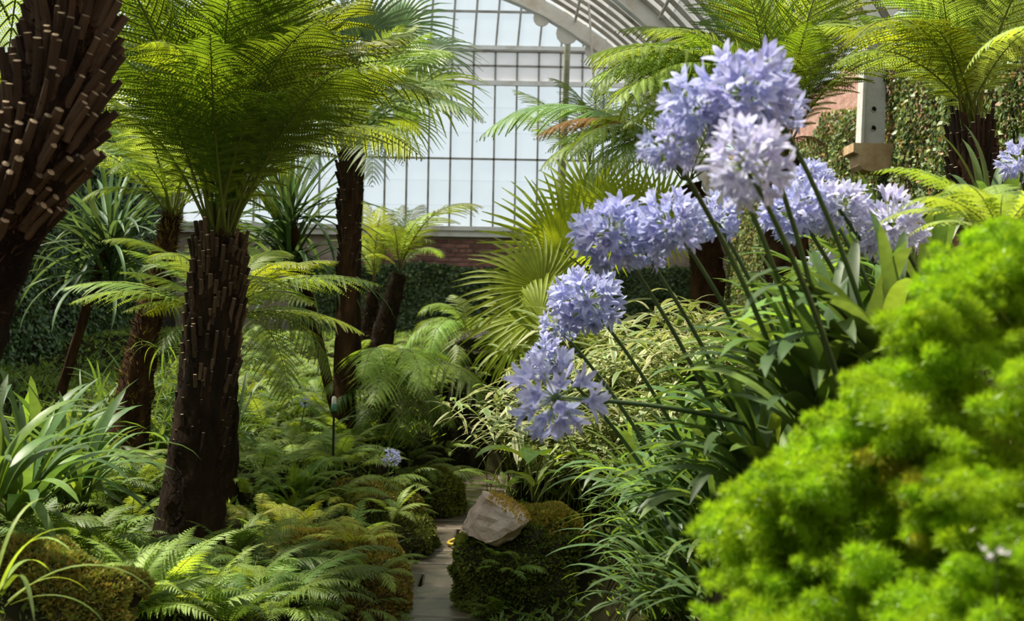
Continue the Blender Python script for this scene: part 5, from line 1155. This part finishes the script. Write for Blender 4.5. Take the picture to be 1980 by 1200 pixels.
# ------------------------------------------------------------------ asparagus fern in front
def plume_mesh(seed, mat, nb=46, nn=7):
    g = np.random.default_rng(seed); N = 16; pts, tan = curve_xz(1.0, 66, g.uniform(-30, 5), N, 1.3)
    mb = MB(); tube(mb, pts, np.linspace(.006, .002, N), 5, 1, cap=False)
    s = np.sort(g.uniform(.10, 1.0, nb)); c = np.stack([np.interp(s, np.linspace(0, 1, N), pts[:, q]) for q in range(3)], -1)
    tt = unit(np.stack([np.interp(s, np.linspace(0, 1, N), tan[:, q]) for q in range(3)], -1))
    az = np.arange(nb) * 2.4; sd = np.broadcast_to([0, 1.0, 0], tt.shape); up = np.cross(tt, sd)
    d = unit(np.cos(az)[:, None] * sd + np.sin(az)[:, None] * up + tt * .65)
    Lb = .16 * np.clip(1.25 - s, .25, 1) * g.uniform(.6, 1.2, nb)
    u = np.linspace(.12, 1, nn); p = c[:, None] + d[:, None] * (u[None, :] * Lb[:, None])[..., None]
    p = p + np.array([0, 0, -1]) * (u ** 2 * .03)[None, :, None]
    p = p.reshape(-1, 3); dd = np.repeat(d, nn, 0); n = len(p)
    for rep in range(3):
        nd = unit(g.normal(0, 1, (n, 3)) + dd * 1.1 + np.array([.5, 0, .3])); L = .085 * g.uniform(.6, 1.3, (n, 1)); w = unit(np.cross(nd, g.normal(0, 1, (n, 3)))) * .0042
        V = np.stack([p - w * .4, p + nd * L * .5 - w, p + nd * L, p + nd * L * .5 + w], 1).reshape(-1, 3)
        mb.add(V, np.arange(n)[:, None] * 4 + np.arange(4), 0)
    return mb.mesh('plume', [mat, 'petiole'])
PL = [plume_mesh(s, 'asparagus') for s in (1, 2, 3, 4)]; PLY = [plume_mesh(s, 'asparagus_yellow') for s in (5, 6)]
PCH = np.array([.62, 0, .50])
g = random.Random(9)
LIMX, LIMY = [1400, 1450, 1520, 1600, 1700, 1760, 1830, 1900, 2000], [960, 930, 890, 830, 710, 610, 510, 455, 420]
ASP = [((1640, 1000, 2.1), (1400, 1720), 'leftmost asparagus fern in the foreground, feathery lime-green plumes'),
       ((1860, 700, 2.0), (1700, 2010), 'upper asparagus fern in the foreground below the ivy wall'),
       ((1880, 1150, 1.75), (1700, 2010), 'asparagus fern filling the lower right corner')]
def plume_to(parent, base, tip, me, tw):
    t_ = np.array(tip) - np.array(base); sc = np.linalg.norm(t_) / np.linalg.norm(PCH)
    et = math.atan2(t_[2], math.hypot(t_[0], t_[1])); ec = math.atan2(PCH[2], PCH[0])
    obj('plume', me, parent, np.array(base) - np.array(parent.location), (tw, -(et - ec), math.atan2(t_[1], t_[0])), sc)
for k, (cc, (xa_, xb_), lab) in enumerate(ASP):
    c = P(*cc); t = thing('asparagus_fern', c, lab, 'asparagus fern')
    n = (250, 210, 170)[k]
    for i in range(n):
        px = g.uniform(xa_, xb_); lim = float(np.interp(px, LIMX, LIMY))
        ya_, yb_ = ((lim, 1230), (lim, 960), (900, 1250))[k]
        py = lim + g.uniform(0, 60) if (i % 4 == 0 and k < 2) else g.uniform(ya_, yb_)
        if k == 0 and px < 1420 and 1010 < py < 1090: px += 30
        lump = .10 * math.sin(px * .021 + 1) * math.sin(py * .019) + .06 * math.sin(px * .045 + py * .03)
        d = 2.40 - (px - 1400) * .00055 - (py - 700) * .0004 + lump + g.uniform(-.05, .10)
        dep = 1.0 if k == 2 else .6
        tip = P(px, py, d); base = P(px + g.uniform(30, 120), py + g.uniform(45, 135), d + g.uniform(.0, .12))
        if 1620 < px < 1790 and 930 < py < 1110 and g.random() < .75: tip = P(px, py, d + .25); base = P(px + 60, py + 120, d + .4)
        yel = 1690 < px < 1790 and 800 < py < 1080 and g.random() < .6
        if 1630 < px < 1780 and 960 < py < 1120 and i % 3: continue
        plume_to(t, base, tip, g.choice(PLY if yel else PL), R(g.uniform(-40, 40)))
fern_plant(P(1935, 450, 3.6), 12, .42, 'pinn', 'fern_bright', 'lime-green fern at the right edge above the asparagus fern', None, 420, az0=200, azs=300)

# ------------------------------------------------------------------ ivy
def ivy(name, pts, nrm, size, mats, label, seed=1):
    g = np.random.default_rng(seed); n = len(pts)
    nn = unit(nrm + g.normal(0, .45, (n, 3)) + np.array([0, 0, .25])); a = unit(np.cross(nn, g.normal(0, 1, (n, 3)))); b_ = np.cross(nn, a)
    L = size * g.uniform(.55, 1.3, (n, 1)); 
    V = np.stack([pts - a * L * .1, pts - b_ * L * .42 + a * L * .35 , pts + a * L, pts + b_ * L * .42 + a * L * .35], 1).reshape(-1, 3)
    V[:, 0] = np.clip(V[:, 0], WL + .004, WR - .004)
    mb = MB(); q = np.arange(n)[:, None] * 4 + np.arange(4); k = g.random(n)
    first = True
    mb.v.append(V); mb.n = len(V); 
    edges = np.linspace(0, 1, len(mats) + 1)
    for m_, (lo, hi) in enumerate(zip(edges[:-1], edges[1:])):
        sel = q[(k >= lo) & (k < hi)]; mb.f4.append(sel); mb.m4.append(np.full(len(sel), m_))
    o = obj(name, mb.mesh(name, mats, False)); tag(o, label, 'ivy', None, 'stuff'); return o
M['ivy_light'] = leaf_mat('ivy_leaf_light', (.16, .20, .045), (.2, .24, .03), .22, .45, .45, vv=.1)
M['ivy_rust'] = leaf_mat('ivy_leaf_rust', (.20, .13, .04), (.2, .14, .03), .22, .5, .4, vv=.1)
G = np.random.default_rng(12)
n = 120000
yy = G.uniform(7.2, 21.1, n) ** 1.0; zz = G.uniform(1.1, 4.3, n)
bump = .05 + .05 * np.sin(yy * 5.1) * np.sin(zz * 4.3) + G.uniform(0, .06, n)
top = np.where(yy > 12.3, 3.80 + .07 * np.sin(yy * 2.3), 4.25)
keep = zz < top; 
pts = np.stack([WR - bump, yy, zz], -1)[keep]
ivy('ivy', pts, np.array([-1, 0, 0.]), .044, ['ivy', 'ivy', 'ivy_light', 'ivy_dark', 'ivy', 'ivy_light', 'ivy', 'ivy_rust'] , 'dense small-leaved ivy covering the sunlit right wall around the corbel', 3)
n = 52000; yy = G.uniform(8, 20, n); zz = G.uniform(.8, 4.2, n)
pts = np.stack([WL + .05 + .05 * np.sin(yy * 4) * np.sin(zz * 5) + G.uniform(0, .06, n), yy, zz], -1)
ivy('ivy', pts, np.array([1, 0, 0.]), .055, ['ivy_dark', 'ivy_dark', 'ivy'], 'dark shaded ivy covering the left wall', 4)  # mostly dark leaves: the wall's shade is put into the leaf colour
n = 36000; xx = G.uniform(-3.6, 3.5, n); zz = G.uniform(1.1, 2.32, n)
zz = zz + .04 * np.sin(xx * 3)
pts = np.stack([xx, YB - .10 - G.uniform(0, .10, n) - .04 * np.sin(xx * 6) * np.sin(zz * 7), zz], -1)
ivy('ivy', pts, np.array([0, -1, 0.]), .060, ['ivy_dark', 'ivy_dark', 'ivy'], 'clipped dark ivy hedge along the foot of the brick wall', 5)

# ------------------------------------------------------------------ small things
a = P(645, 830, 8.8); sp = thing('garden_sprinkler', a, 'white and green capped garden sprinkler on a thin black stake', 'sprinkler')
tz = P(645, 766, 8.8)[2] - a[2]
mb = MB(); tube(mb, [(0, 0, -.2), (0, 0, tz - .09)], .008, 8); obj('stake', mb.mesh('stake', ['black']), sp)
mb = MB(); tube(mb, [(0, 0, tz - .10), (0, 0, tz - .095), (0, 0, tz - .055), (0, 0, tz - .05)], [.016, .019, .019, .016], 12); obj('coupling', mb.mesh('coupling', ['teal']), sp)
mb = MB(); tube(mb, [(0, 0, tz - .05), (0, 0, tz - .01), (0, 0, tz)], [.017, .016, .010], 12); obj('nozzle', mb.mesh('nozzle', ['white_plastic']), sp)
pts = PX([(905, 1028, 8.6), (894, 1030, 8.6), (888, 1036, 8.6), (880, 1042, 8.6), (868, 1047, 8.55), (866, 1050, 8.5), (872, 1052, 8.45), (890, 1052, 8.45), (905, 1052, 8.45)])
hz = [.10, .09, .07, .05, .04, .04, .04, .04, .04]
pp = np.array(pts); o0 = pp[0].copy()
mb = MB(); tube(mb, pp - o0, .011, 8); tag(obj('hose', mb.mesh('hose', ['hose']), None, o0), 'yellow garden hose looping out from behind the pale stone onto the path', 'hose')

c = P(1925, 1072, 1.62); t = thing('white_flower', c, 'small white blossom in the asparagus fern near the lower right corner', 'flower')
for k in range(4):
    obj('floret', FL['petal_white'][k % 4], t, (0, 0, 0), (R(60 + 25 * (k % 3)), 0, R(k * 90)), .02)
mb = MB(); tube(mb, [(0, 0, 0), (.01, .02, -.06), (.03, .05, -.15)], .0012, 5); obj('stalk', mb.mesh('stalk', ['stalk']), t)
